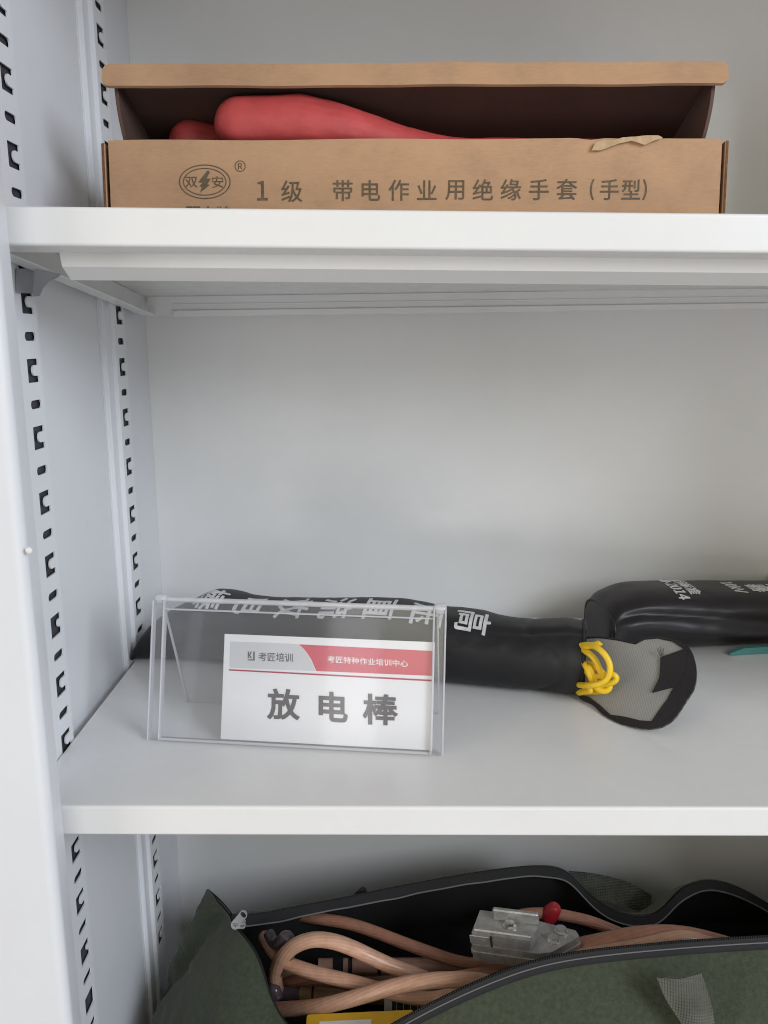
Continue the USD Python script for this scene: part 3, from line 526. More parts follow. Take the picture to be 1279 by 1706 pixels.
def shelf(name, label, fn, depth, x0=0.0012, x1=0.8585, h=0.0224):
    loc = fn(np.array([[0.43, depth / 2, 0]]))[0]
    t = thing(name, label, 'shelf', loc, group=None)

    def put(part, m, **kw):
        v, f = trimesh.remesh.subdivide_to_size(m.vertices, m.faces, 0.12)
        m = trimesh.Trimesh(fn(v), f, process=False)
        obj(part, m, 'white_paint', t, **kw)

    r = 0.0016
    # top sheet running over the rounded front edge into the lip, profile in (y, z)
    arc = [(r - r * math.sin(a), -r + r * math.cos(a)) for a in np.linspace(0, math.pi / 2, 6)]
    arc2 = [(r - r * math.cos(a), -h + r - r * math.sin(a)) for a in np.linspace(0, math.pi / 2, 6)]
    outer = [(depth, 0)] + arc + arc2 + [(0.022, -h)]
    prof = Polygon(LineString(outer).buffer(0.0005, cap_style=2, join_style=1).exterior.coords)
    prof = affinity.translate(prof, 0.0005, -0.0005)
    m = extrude(prof, x1 - x0, (x0, 0, 0), (0, 1, 0), (0, 0, 1))
    put('shelf_board', m, smooth=35)
    s = LineString([(0.0228, -0.0018), (0.0232, -h + 0.001), (0.0265, -h - 0.0088), (0.0400, -h - 0.0150), (0.0418, -h - 0.0140), (0.0418, -0.0018)])
    put('stiffener', extrude(s.buffer(0.0005, join_style=1), x1 - x0 - 0.1, (x0 + 0.05, 0, 0), (0, 1, 0), (0, 0, 1)), smooth=35)
    put('side_lip', cbox(x0, x0 + 0.001, 0.003, depth - 0.002, -h, -0.0014, 0.0003))
    put('side_flange', cbox(x0 + 0.0012, x0 + 0.0145, 0.004, depth - 0.012, -h - 0.0006, -h + 0.0006, 0.0003))
    put('rear_lip', cbox(x0 + 0.004, x1 - 0.004, depth - 0.0012, depth - 0.0002, -h + 0.001, -0.0014, 0.0003))
    put('rear_flange', cbox(x0 + 0.031, x1 - 0.03, depth - 0.0045, depth - 0.0015, -h - 0.0005, -h + 0.0060, 0.0008))
    put('rear_flange', cbox(x0 + 0.031, x1 - 0.03, depth - 0.0024, depth - 0.0014, -h + 0.0110, -h + 0.0130, 0.0004))
    return t


shelf('shelf', 'upper white steel shelf sloping slightly back under the brown cardboard glove box', upper, 0.381)
shelf('shelf', 'middle white steel shelf carrying the clear nameplate and the two black pouches', level, 0.405)

# grey clip hooked into the front post under the upper shelf
clip = thing('shelf_clip', 'small grey metal clip hooked into the front post under the upper shelf', 'clip', (0.004, 0.09, 0.37))
q = lambda px, py: on_plane(px, py, np.array([0.0028, 0, 0]), np.array([1.0, 0, 0]))[1:]
pl = Polygon([q(31, 448), q(62, 447), q(62, 470), q(56, 489), q(32, 488)])
obj('clip_plate', extrude(pl.buffer(-0.0006).buffer(0.0006), 0.0016, (0.0006, 0, 0), (0, 1, 0), (0, 0, 1)), 'clip_steel', clip)
gus = [at(58, 449, 0.088), at(101, 456, 0.100), at(96, 462, 0.100), at(80, 470, 0.097), at(70, 481, 0.094), at(65, 493, 0.092), at(54, 494, 0.088), at(56, 470, 0.088)]
gc = np.mean(gus, 0)
gm = trimesh.Trimesh(np.vstack([gus, [gc], np.array(gus) + [0.0, 0.0016, 0], [gc + [0, 0.0016, 0]]]),
                     [[8, i, (i + 1) % 8] for i in range(8)] + [[17, 9 + (i + 1) % 8, 9 + i] for i in range(8)] + [[i, 9 + i, 9 + (i + 1) % 8] for i in range(8)] + [[i, 9 + (i + 1) % 8, (i + 1) % 8] for i in range(8)], process=False)
obj('clip_tongue', gm, 'clip_steel', clip, smooth=20)

# ================================================================== cardboard box with the rubber gloves
BX, BY, BZ = 0.0560, 0.1000, 0.4003
BW, BH, BD = 0.4555, 0.0688, 0.213
TILT = math.radians(4.6)
_bc, _bs = math.cos(TILT), math.sin(TILT)


def bw(p):
    """Box coordinates (x along the front, y back, z up) to world: the box tilts back with the shelf."""
    p = np.atleast_2d(np.array(p, float))
    return np.stack([BX + p[:, 0], BY + p[:, 1] * _bc + p[:, 2] * _bs, BZ - 0.0052 * p[:, 0] / BW * 0 - p[:, 1] * _bs + p[:, 2] * _bc + 0.0006 + 0.0004 * p[:, 0] / BW], 1)


def bwi(p):
    """Inverse of bw."""
    x = p[0] - BX
    dy, dz = p[1] - BY, p[2] - BZ - 0.0006 - 0.0004 * x / BW
    return np.array([x, dy * _bc - dz * _bs, dy * _bs + dz * _bc])


def bput(part, m, material, parent, **kw):
    m = trimesh.Trimesh(bw(m.vertices), m.faces, process=False)
    return obj(part, m, material, parent, **kw)


gb = thing('glove_box', 'long brown cardboard box with its lid ajar standing on the upper shelf', 'box', bw([[BW / 2, BD / 2, 0]])[0])
T = 0.0028
# front panel: slightly bowed sheet with a nicked top edge at the right
nx = 90
xs = np.linspace(0.0056, BW - 0.0056, nx)
top = BH + 0.0004 * np.sin(xs * 40) - 0.0016 * np.exp(-((xs - 0.355) / 0.007) ** 2) - 0.0010 * np.exp(-((xs - 0.385) / 0.012) ** 2)
rows = np.linspace(0, 1, 8)
G = np.stack([np.stack([xs, -0.0012 * np.sin(np.pi * xs / BW) * np.sin(np.pi * v * 0.9) * np.ones(nx), v * top], 1) for v in rows])
fpn = bput('front_panel', sheet(G, T), 'kraft_board', gb, smooth=40)
bput('floor_panel', cbox(0.002, BW - 0.002, T + 0.0004, BD - T, 0.0002, T, 0.0004), 'kraft_shaded', gb)
bput('back_panel', cbox(0.002, BW - 0.002, BD - T + 0.0003, BD, 0.0004, BH, 0.0006), 'kraft_board', gb)
for s in (0, 1):
    X0 = -0.0004 if s == 0 else BW - 0.0026
    bput('side_panel', cbox(X0, X0 + 0.003, 0.0016, BD - 0.0002, 0.0006, BH - 0.0012, 0.0006), 'kraft_board', gb)
    I0 = 0.0050 if s == 0 else BW - 0.0080
    bput('side_panel', cbox(I0, I0 + 0.003, 0.0034, BD - T - 0.0002, 0.003, BH - 0.0018, 0.0006), 'kraft_shaded', gb, label='inner ply of the folded side panel')
    bput('raw_edge', cbox(X0 + 0.0007, X0 + 0.0023, 0.0012, 0.0024, 0.001, BH - 0.0014, 0.0002), 'corrugated_edge', gb)
# lid: hinged at the rear top edge, its front edge raised
hinge = np.array([0, BD - 0.0008, BH + 0.0012])
LF = bwi(at(690, 110, 0.1215)); LF[0] = 0
ld = LF - hinge
LL = np.linalg.norm(ld); ld /= LL
ln = np.array([0, -ld[2], ld[1]])           # out of the lid's top
if ln[2] < 0:
    ln = -ln
m = extrude(sbox(0.0045, 0, BW - 0.0045, LL), T, hinge - ln * T, (1, 0, 0), ld)
lid = bput('lid', m, 'kraft_shaded', gb)
m = extrude(sbox(0.0042, 0, BW - 0.0042, LL + 0.0004), 0.0005, hinge + ln * 0.0001, (1, 0, 0), ld)
bput('outer_paper', m, 'kraft_board', lid)
# front flap folded down from the lid's edge, with rounded corners
flap = sbox(0.001, -0.0172, BW - 0.001, 0).buffer(-0.0058).buffer(0.0058, 8)
fo = hinge + ld * (LL + 0.0006)
m = extrude(flap, T, fo, (1, 0, 0), ln)
v, f = trimesh.remesh.subdivide_to_size(m.vertices, m.faces, 0.02)
v[:, 2] += 0.00025 * np.sin(v[:, 0] * 31) + 0.0002 * np.sin(v[:, 0] * 77 + 1)
bput('front_flap', trimesh.Trimesh(v, f, process=False), 'kraft_board', gb)
# ears at both ends of the lid reach down into the tray; curved front edge
for s in (0, 1):
    X0 = 0.0080 if s == 0 else BW - 0.0105
    pts = [(LL - 0.002, 0)] + [(LL - 0.002 - 0.028 * (a ** 1.8), -0.058 * a) for a in np.linspace(0.05, 1, 9)] + [(LL - 0.12, -0.058), (0.02, -0.004), (0.02, 0)]
    ear = extrude(Polygon(pts), 0.0025, hinge - ln * (T + 0.0002) + np.array([X0, 0, 0]), ld, ln)
    # the plane (ld, ln) extrudes along +-x
    if np.cross(ld, ln)[0] < 0:
        ear.vertices[:, 0] += 0.0025
    v, f = trimesh.remesh.subdivide_to_size(ear.vertices, ear.faces, 0.012)
    dz = np.clip((hinge[2] + 0.05 - v[:, 2]) / 0.05, 0, 1)
    v[:, 0] += (1 if s == 0 else -1) * 0.004 * dz ** 2
    bput('lid_ear', trimesh.Trimesh(v, f, process=False), 'kraft_shaded', gb)
# torn strip of paper along the front panel's top edge
tp = [(985, 252), (990, 241), (1004, 236), (1020, 237), (1037, 232), (1056, 231), (1076, 229), (1094, 229), (1100, 232), (1086, 236), (1072, 243), (1066, 241), (1050, 236), (1030, 240), (1012, 247), (998, 252)]
tp = Polygon([tuple(bwi(on_plane(x, y, bw([[0.2, 0, 0.05]])[0], np.array([0, _bc, _bs * -1.0])))[[0, 2]]) for x, y in tp])
m = extrude(tp.buffer(0.0004), 0.0008, (0, -0.0016, 0), (1, 0, 0), (0, 0, 1))
v, f = trimesh.remesh.subdivide_to_size(m.vertices, m.faces, 0.002)
v[:, 1] += -0.0012 * np.abs(meshkit.noise(v * 260, 3) - 0.3) - 0.0006
bput('torn_paper', trimesh.Trimesh(v, f, process=False), 'torn_paper', gb)


def bowy(x, z):
    return -0.0012 * np.sin(np.pi * x / BW) * np.sin(np.pi * np.clip(z / BH, 0, 1) * 0.9)


def bpx(px, py):
    """Position on the box's front panel of a pixel of the photograph: (x, z) in box coordinates."""
    p = on_plane(px, py, bw([[0.2, -0.0008, 0.03]])[0], np.array([0, _bc, -_bs]))
    return bwi(p)[[0, 2]]


def print_on_box(part, shape, parent=fpn):
    m = extrude(shape.segmentize(0.01), 0.00025, (0, -0.00005, 0), (1, 0, 0), (0, 0, 1))
    v = m.vertices.copy()
    v[:, 1] += bowy(v[:, 0], v[:, 2])
    m.vertices = v
    bput(part, m, 'brown_ink', parent)


def spaced(chars, px0, px1, y0, y1, hh, bold=0.0, sx=1.0):
    """Characters centred at equal steps between two pixels of the front panel; hh = height in pixels."""
    out = []
    for i, c in enumerate(chars):
        t = i / max(1, len(chars) - 1)
        x, z = bpx(px0 + (px1 - px0) * t, y0 + (y1 - y0) * t)
        k = 1.0 / (np.linalg.norm(bpx(px0 + 1, y0) - bpx(px0, y0)) ** -1)
        g = centred(glyph(c)[0])
        b = g.bounds
        ref = 0.92 if ord(c) > 255 else (1.05 if c in '()' else 0.74)
        s = hh * k / (0.92 if ord(c) > 255 or c in '()' else 0.74)
        out.append(affinity.translate(affinity.scale(g, s * sx, s, origin=(0, 0)).buffer(bold), x, z))
    return unary_union(out)


print_on_box('printed_text', unary_union([spaced('1', 437, 437, 318, 318, 31, 0.00015), spaced('级', 486, 486, 319, 319, 34, 0.00012)]))
print_on_box('printed_text', spaced('带电作业用绝缘手套', 571, 944, 318, 316, 33, 0.00012))
print_on_box('printed_text', unary_union([spaced(c_, x_, x_, 316, 316, h_, 0.0001, 0.95) for c_, x_, h_ in (('(', 986, 30), ('手', 1015, 33), ('型', 1051, 33), (')', 1074, 30))]))
c0 = bpx(341, 303); kx = np.linalg.norm(bpx(342, 303) - c0)
ell = lambda a, b: affinity.translate(affinity.scale(Point(0, 0).buffer(1, 32), a * kx, b * kx), *c0)
logo = [ell(43, 27.5).difference(ell(41.4, 25.9)), ell(36.2, 22).difference(ell(34.8, 20.6))]
for c, dx in (('双', -22.5), ('安', 21.5)):
    logo.append(affinity.translate(affinity.scale(centred(glyph(c)[0]), 22 * kx, 20 * kx, origin=(0, 0)), c0[0] + dx * kx, c0[1] - 0.5 * kx))
bolt = Polygon([(5, 18), (9, 16), (3, 5), (10, 5), (4, -4), (8, -5), (-8, -17), (-5, -8), (-9, -7), (-3, -1), (-11, -1)])
logo.append(affinity.translate(affinity.scale(bolt, kx, kx, origin=(0, 0)), *c0))
print_on_box('printed_emblem', unary_union(logo))
c1 = bpx(400, 277)
reg = [affinity.translate(Point(0, 0).buffer(9 * kx, 20).difference(Point(0, 0).buffer(7.8 * kx, 20)), *c1), affinity.translate(affinity.scale(centred(glyph('R')[0]), 13 * kx, 13 * kx, origin=(0, 0)), *c1)]
print_on_box('printed_mark', unary_union(reg))
print_on_box('printed_text', spaced('双安牌', 322, 373, 356, 357, 25, 0.0001))


def glove(label, tip, dx, dyz, right, lump, low):
    """Stiff rubber glove lying palm up on its side: fat finger tips on the left, flattened cuff to the right."""
    t = np.array(tip, float)
    bones = []
    for k in range(4):
        y = k * dyz[0]
        z = k * dyz[1]
        L = (0, -0.006, -0.002, 0.012)[k]
        a = t + [L + lump, y, z]
        bones.append(((a, lump), (a + [0.045, 0.001, 0.0012], lump * 1.04)))
        bones.append(((a + [0.045, 0.001, 0.0012], lump * 1.04), (t + [0.100, y * 0.9 + 0.002, z - 0.0045], lump * 0.90)))
        js = [(0.100, -0.0045, 0.90), (0.122, -0.0090, 0.78), (0.142, -0.0134, 0.66), (0.160, -0.0165, 0.58), (0.178, -0.0185, 0.53)]
        for (xa_, za_, ra_), (xb_, zb_, rb_) in zip(js, js[1:]):
            bones.append(((t + [xa_, y * 0.9 + 0.002, z * (0.6 + 0.4 * (0.178 - xa_) / 0.078) + za_], lump * ra_), (t + [xb_, y * 0.85 + 0.003, z * (0.6 + 0.4 * (0.178 - xb_) / 0.078) + zb_], lump * rb_)))
    for y0 in (0.004, 0.035, 0.066):
        bones.append(((t + [0.170, y0, -0.0185], lump * 0.5), (np.array([right, t[1] + y0, low]), 0.007)))
    bones.append(((t + [0.178, 0.0, -0.0185], lump * 0.5), (t + [0.178, 0.066, -0.024], lump * 0.5)))
    bones.append(((np.array([right, t[1] + 0.004, low]), 0.007), (np.array([right, t[1] + 0.066, low]), 0.007)))
    bones.append(((t + [0.178, 0.0, -0.0185], lump * 0.5), (np.array([right, t[1] + 0.066, low]), 0.007)))
    th = t + [0.12, 0.085, -0.016]
    bones.append(((t + [0.165, 0.055, -0.020], lump * 0.55), (th, lump * 0.55)))
    bones.append(((th, lump * 0.55), (th + [-0.035, 0.012, -0.004], lump * 0.5)))
    m = hull_chain(bones, 0.005, 26)
    w = meshkit.fbm(m.vertices * [45, 60, 60], 3, 17) - 0.5
    m.vertices = m.vertices + m.vertex_normals * (0.0022 * w)[:, None]
    return m


g1tip = at(356, 207, 0.133)
m = glove('', (g1tip[0], 0.133, g1tip[2] - 0.0008), 0, (0.026, -0.011), BX + BW - 0.018, 0.0195, 0.4690)
obj('rubber_glove', m, 'red_rubber', smooth=True, label='red rubber glove bulging highest above the front edge of the cardboard box', category='glove')
g2 = at(277, 226, 0.178)
a = np.array([g2[0] + 0.020, 0.176, 0.4825])
bones = []
for k in range(3):
    p = a + [0.004 * k, 0.024 * k * 0.8, -0.008 * k]
    bones.append(((p, 0.0175), (p + [0.05, 0.004, -0.008], 0.0165)))
    bones.append(((p + [0.05, 0.004, -0.008], 0.0165), (p + [0.13, 0.004, -0.022], 0.010)))
bones.append(((a + [0.13, 0.004, -0.022], 0.010), (a + [0.13, 0.05, -0.030], 0.010)))
bones.append(((a + [0.13, 0.03, -0.026], 0.010), (a + [0.30, 0.03, -0.038], 0.007)))
obj('rubber_glove', hull_chain(bones, 0.006, 8), 'red_rubber', smooth=True, label='red rubber glove with only dim finger tips showing at the left', category='glove')

# ================================================================== clear nameplate and its card
NA = np.array([0.0644, 0.0970, 0.0]); NB = np.array([0.3081, 0.0708, 0.0])
NL = np.linalg.norm(NB - NA); NU = (NB - NA) / NL
TH = math.radians(75)
NK = np.array([-NU[1], NU[0], 0.0])                       # level, towards the back of the shelf
NV = NK * math.cos(TH) + np.array([0, 0, 1.0]) * math.sin(TH)
NN = np.cross(NU, NV)                                     # towards the viewer
NHt = 0.1165
NO = NA + np.array([0, 0, 0.0016])
plate = thing('nameplate_stand', 'clear acrylic tent nameplate stand holding the white card on the middle shelf', 'nameplate', NA + NU * NL / 2 + NK * 0.03)


def nslab(part, u0, u1, v0, v1, n0, n1, material, b=0.0005, parent=plate, **kw):
    c = cbox(u0, u1, v0, v1, n0, n1, b)
    c.vertices = NO + c.vertices[:, :1] * NU + c.vertices[:, 1:2] * NV + c.vertices[:, 2:] * NN
    return obj(part, c, material, parent, smooth=20, **kw)


RB = 0.0098
nslab('front_sheet', RB, NL - RB, 0.0024, NHt - 0.0085, -0.0020, 0.0, 'acrylic_pane')
nslab('bottom_strip', RB, NL - RB, 0.0, 0.0022, -0.0056, 0.0006, 'acrylic_edge', 0.0006)
nslab('top_strip', RB, NL - RB, NHt - 0.0083, NHt - 0.0072, -0.0046, 0.0006, 'acrylic_edge', 0.0004)
nslab('top_strip', RB, NL - RB, NHt - 0.0070, NHt - 0.0005, -0.0030, 0.0, 'acrylic_pane')
for u0, u1 in ((0.0, RB - 0.0002), (NL - RB + 0.0002, NL)):
    side = plate
    nslab('side_rail', u0, u1, 0.0, NHt + 0.0008, -0.0060, 0.0022, 'acrylic_rail', 0.0018)
    nslab('side_rail_edge', u0 - 0.0006, u0 + 0.0008, 0.0004, NHt, -0.0052, 0.0030, 'acrylic_edge', 0.0006)
    nslab('side_rail_edge', u1 - 0.0008, u1 + 0.0006, 0.0004, NHt, -0.0052, 0.0030, 'acrylic_edge', 0.0006)
# rounded ridge along the top with capped ends
ridge0, ridge1 = NO + NV * (NHt + 0.0004) - NN * 0.003, NO + NU * NL + NV * (NHt + 0.0004) - NN * 0.003
(rm, _) = tube(np.linspace(ridge0 + NU * RB, ridge1 - NU * RB, 3), 0.0022, 16)
obj('ridge', rm, 'acrylic_edge', plate, smooth=50)
for p0, p1 in ((ridge0 - NU * 0.0004, ridge0 + NU * (RB + 0.0002)), (ridge1 - NU * (RB + 0.0002), ridge1 + NU * 0.0004)):
    L = np.linalg.norm(p1 - p0)
    (cm, _) = tube(p0 + np.linspace(0, 1, 9)[:, None] * (p1 - p0), 0.0046 * np.array([0.6, 0.85, 0.97, 1, 1, 1, 0.97, 0.85, 0.6]), 20)
    obj('ridge_cap', cm, 'acrylic_edge', plate, smooth=50)
# rear sheet: leans the other way to make the tent
BTop, BFoot = NA + NK * (NHt * math.cos(TH) + 0.004) + np.array([0, 0, NHt * math.sin(TH) - 0.001]), NA + NK * 0.078 + np.array([0, 0, 0.0008])
bv = BTop - BFoot; bl = np.linalg.norm(bv); bv /= bl
m = extrude(sbox(0.006, 0, NL - 0.006, bl), 0.002, BFoot, NU, bv)
obj('rear_sheet', m, 'acrylic_pane', plate)
for u0 in (0.006, NL - 0.0072):
    m = extrude(sbox(u0, 0, u0 + 0.0012, bl), 0.0024, BFoot - np.cross(NU, bv) * 0.0002, NU, bv)
    obj('rear_sheet_edge', m, 'acrylic_edge', plate)

CN = -0.0025
card = thing('name_card', 'white printed card with a red header lettered in Chinese inside the clear nameplate', 'card', NO + NU * 0.15)


def cuv(px, py):
    p = on_plane(px, py, NO + NN * CN, NN) - NO
    return np.array([p @ NU, p @ NV])


def cprint(part, shape, material, lvl, parent=card, **kw):
    return obj(part, extrude(shape, 0.00008, NO + NN * (CN + 0.0001 + 0.0001 * lvl), NU, NV), material, parent, **kw)


CX0, CY0, CX1, CY1 = 0.0613, 0.0032, 0.2366, 0.0898
sheet_prim = obj('paper', cat(extrude(sbox(CX0, CY0, CX1, CY1), 0.0003, NO + NN * (CN - 0.0002), NU, NV)), 'card_white', card)
Z5 = lambda x, y: cuv(360 + x * 0.29711, 1040 + y * 0.29711)       # from a close-up of the card
P = [Z5(*p) for p in ((78, 97), (200, 100), (300, 104), (400, 108), (460, 112), (488, 138), (510, 168), (530, 200), (545, 235), (556, 262), (400, 256), (200, 248), (76, 242))]
cprint('header_band', Polygon(P), 'print_grey_band', 1)
P = [Z5(*p) for p in ((464, 112), (1218, 150), (1213, 289), (562, 262), (550, 235), (535, 200), (515, 168), (492, 138))]
cprint('red_header', Polygon(P), 'print_red', 1)
cprint('red_line', Polygon([Z5(72, 251), Z5(1213, 311), Z5(1213, 320), Z5(72, 259)]), 'print_dark_red', 2)


def fit(text, p0, p1, p2, material, part, bold=0.0, sx=None, lvl=3):
    """Text laid into the parallelogram given by its lower left, lower right and upper left pixels of the close-up."""
    a, b, c = Z5(*p0), Z5(*p1), Z5(*p2)
    s = text if not isinstance(text, str) else line_of(text, 1.0, None, bold)
    x0, y0, x1, y1 = s.bounds
    s = affinity.translate(s, -x0, -y0)
    ux, uy = (b - a) / (x1 - x0), (c - a) / (y1 - y0)
    s = affinity.affine_transform(s, [ux[0], uy[0], ux[1], uy[1], a[0], a[1]])
    cprint(part, s, material, lvl)


fit('考匠培训', (238, 205), (430, 212), (238, 156), 'print_dark', 'printed_text', 0.008)
fit('考匠特种作业培训中心', (624, 213), (1076, 240), (624, 175), 'print_white', 'printed_text', 0.014)
K = unary_union([sbox(0, 0.25, 0.17, 1), Polygon([(0.17, 0.62), (0.42, 1), (0.62, 1), (0.34, 0.6), (0.62, 0.25), (0.42, 0.25), (0.17, 0.56)]), sbox(0.78, 0, 1.0, 1), sbox(0, 0, 1, 0.13)])
fit(K, (178, 202), (217, 203), (178, 152), 'print_dark', 'printed_emblem')
for ch, box_ in (('放', (285, 532, 470, 358, 7)), ('电', (575, 543, 738, 374, 9)), ('棒', (822, 560, 1018, 386, 9))):
    x0, y1, x1, y0, dy = box_
    g = glyph(ch)[0]
    g = affinity.scale(g, 1, 1).buffer(0.026, join_style=2, mitre_limit=2)
    fit(g, (x0, y1), (x1, y1 + dy), (x0, y0), 'print_dark', 'printed_character')

# ================================================================== long black pouch with its flap open
def loft_fn(contact, direc, st, expo=2.5, extra=None):
    """Surface S(x, phi) of a limp pouch lying on the shelf: st rows are (x, width, height); phi 0 = front, 90 degrees = top."""
    st = np.array(st, float)
    from scipy.interpolate import PchipInterpolator
    Wf, Hf = PchipInterpolator(st[:, 0], st[:, 1]), PchipInterpolator(st[:, 0], st[:, 2])
    d = np.array(direc, float); d /= np.linalg.norm(d)
    b = np.array([-d[1], d[0], 0])

    def S(x, phi, off=0.0):
        x, phi = np.broadcast_arrays(np.asarray(x, float), np.asarray(phi, float))
        w, h = Wf(x) / 2, Hf(x) / 2
        c, s = np.cos(phi), np.sin(phi)
        e = 2.0 / expo
        ex = extra(x, phi) if extra else 0.0
        u = np.sign(c) * np.abs(c) ** e * (w + off + ex)
        z = np.sign(s) * np.abs(s) ** e * (h + off + ex * 0.6)
        base = np.stack([x, contact(x), 0 * x], -1)
        return base + b * (w - u)[..., None] + np.array([0, 0, 1.0]) * np.maximum(h + z, 0.0004)[..., None]
    return S


def contactA(x):
    return 0.2640 - 0.2216 * (x - 0.0027)


def extraA(x, phi):
    n = meshkit.fbm(np.stack([x * 26, np.cos(phi) * 0.9 + 3, np.sin(phi) * 0.9 + 5], -1), 4, 11) - 0.5
    crease = -0.0030 * np.exp(-((phi - 1.15 - 1.5 * (x - 0.40)) / 0.10) ** 2) * np.clip((x - 0.33) / 0.06, 0, 1)
    crease += -0.0022 * np.exp(-((x - 0.405 - 0.018 * np.cos(phi * 2)) / 0.004) ** 2) + 0.0016 * np.exp(-((x - 0.425) / 0.006) ** 2)
    return 0.008 * n * np.clip(np.sin(phi) + 0.6, 0, 1) + crease


STA = [(-0.002, 0.060, 0.010), (0.006, 0.066, 0.028), (0.024, 0.072, 0.046), (0.050, 0.078, 0.060), (0.076, 0.082, 0.070), (0.12, 0.080, 0.065), (0.19, 0.080, 0.069), (0.25, 0.082, 0.073), (0.32, 0.082, 0.068), (0.38, 0.080, 0.061), (0.43, 0.078, 0.064), (0.443, 0.077, 0.063)]
SA = loft_fn(contactA, (1, -0.2216, 0), STA, 2.5, extraA)
xa = np.linspace(-0.002, 0.443, 120)
pa = np.linspace(0, 2 * np.pi, 73)[:-1]
GA = SA(xa[:, None], pa[None, :])
bagA = thing('black_pouch', 'long black nylon pouch lying behind the nameplate with its grey lined flap folded open', 'pouch', (0.22, 0.25, 0))


def closed_loft(G, cap0=True, cap1=True):
    m, n, _ = G.shape
    V = G.reshape(-1, 3)
    F = [grid_faces(m, n, True)]
    k = len(V)
    V = np.vstack([V, G[0].mean(0), G[-1].mean(0)])
    if cap0:
        F.append(np.array([[k, (j + 1) % n, j] for j in range(n)]))
    if cap1:
        o = (m - 1) * n
        F.append(np.array([[k + 1, o + j, o + (j + 1) % n] for j in range(n)]))
    F = np.vstack(F)
    t = trimesh.Trimesh(V, F, process=False)
    if t.volume < 0:
        t.invert()
    return t


# body with a recessed mouth at the right end
inner = []
for k, (dx, sc) in enumerate(((0.0, 0.95), (-0.012, 0.93), (-0.03, 0.90))):
    ring = SA(np.full(72, 0.443 + dx), pa)
    c = ring.mean(0)
    inner.append(c + (ring - c) * sc)
obj('pouch_body', closed_loft(np.concatenate([GA, np.array(inner)], 0)), 'black_nylon', bagA, smooth=60)
hem = [SA(np.array(0.4405), np.array(p), 0.0009) for p in np.linspace(0, 2 * np.pi, 61)]
obj('hem', tube(np.array(hem), 0.0011, 8, False)[0], 'black_binding', bagA, smooth=True)

XC = np.linspace(0, 0.44, 60)


def arcA(a, b, h):
    """a along the pouch, b round it (metres from the front towards the back over the top)."""
    phis = np.linspace(0, np.pi, 90)
    mid = SA(np.full(90, 0.25), phis)
    L = np.r_[0, np.cumsum(np.linalg.norm(np.diff(mid, axis=0), axis=1))]
    return SA(a, np.interp(b, L, phis), h)


# white characters down the pouch, their tops towards its mouth
CH = 0.045
for i, c in enumerate('高压直流放电棒'):
    g = centred(glyph(c)[0]).buffer(0.012)
    g = affinity.scale(g, CH * 0.90, CH * 0.78, origin=(0, 0))
    ax, br = 0.3400 - 0.0440 * i, 0.0490
    # character up = +a, character right = towards the front (-b)
    m = drape(g, 0.0004, lambda x, y, z, ax=ax, br=br: arcA(ax + y, br - x, z + 0.0002), 0.004)
    obj('printed_character', m, 'white_ink', bagA, smooth=40)

# the flap: a bent tongue, grey ribbed inside, bound in black, lying on the shelf and curling up towards the back
FP0 = np.array([0.450, 0.1666, 0.0006]); FP1 = np.array([0.494, 0.1140, 0.0010]); FP2 = np.array([0.512, 0.195, 0.0560])
FN = np.cross(FP1 - FP0, FP2 - FP0); FN /= np.linalg.norm(FN)
if FN[2] < 0:
    FN = -FN
FU = np.array([1.0, 0, 0]) - FN * FN[0]; FU /= np.linalg.norm(FU)
FV = np.cross(FN, FU)


def fuv(px, py):
    p = on_plane(px, py, FP0, FN) - FP0
    return (p @ FU, p @ FV)


def fmap(u, v, h):
    """Gentle scoop across the flap, and the lower rim pressed on the shelf."""
    bend = 0.0040 * np.sin(u * 46 + 0.6) + 60.0 * 0.02 * (v - 0.03) ** 2 + 0.0016 * np.sin(v * 90 + u * 60)
    p = FP0 + u[:, None] * FU + v[:, None] * FV + (h + bend)[:, None] * FN
    p[:, 2] = np.maximum(p[:, 2], 0.0008 + h * 0.5)
    return p


def rounded(pts, n=140):
    return Polygon(crom(np.array(pts + [pts[0]], float), n)[:-1]).buffer(0)


Z7 = lambda x, y: fuv(940 + x * 0.20328, 1030 + y * 0.20328)       # from a close-up of the flap
outer = [Z7(*p) for p in ((120, 195), (300, 190), (450, 200), (590, 215), (660, 165), (760, 140), (880, 160), (1000, 215), (1060, 320), (1075, 440), (1050, 580), (990, 720), (930, 830), (820, 920), (700, 945), (560, 925), (430, 885), (320, 810), (230, 720), (120, 650))]
innr = [Z7(*p) for p in ((100, 205), (300, 198), (450, 210), (590, 228), (660, 182), (760, 160), (880, 180), (975, 245), (930, 420), (890, 560), (850, 690), (790, 790), (735, 880), (640, 875), (520, 845), (400, 825), (310, 740), (220, 670), (100, 630))]
fo_, fi_ = rounded(outer), Polygon(innr).buffer(0.0012).buffer(-0.0012)


def fput(part, shape, h0, h1, material, parent):
    m = extrude(shape.segmentize(0.003), h1 - h0)
    v, f = trimesh.remesh.subdivide_to_size(m.vertices, m.faces, 0.0035)
    v[:, 2] += h0
    uv = np.stack([v[:, 0] / 0.05, v[:, 1] / 0.05], 1)
    W = fmap(v[:, 0], v[:, 1], v[:, 2])
    o = ORIGIN[parent.GetPath().pathString]
    path = parent.GetPath().pathString + '/' + numbered(parent.GetPath().pathString, part)
    g = usdkit.mesh(stage, path, (W - o, f), MATS[material], smooth=True, uv=uv)
    ORIGIN[path] = o
    return g.GetPrim()


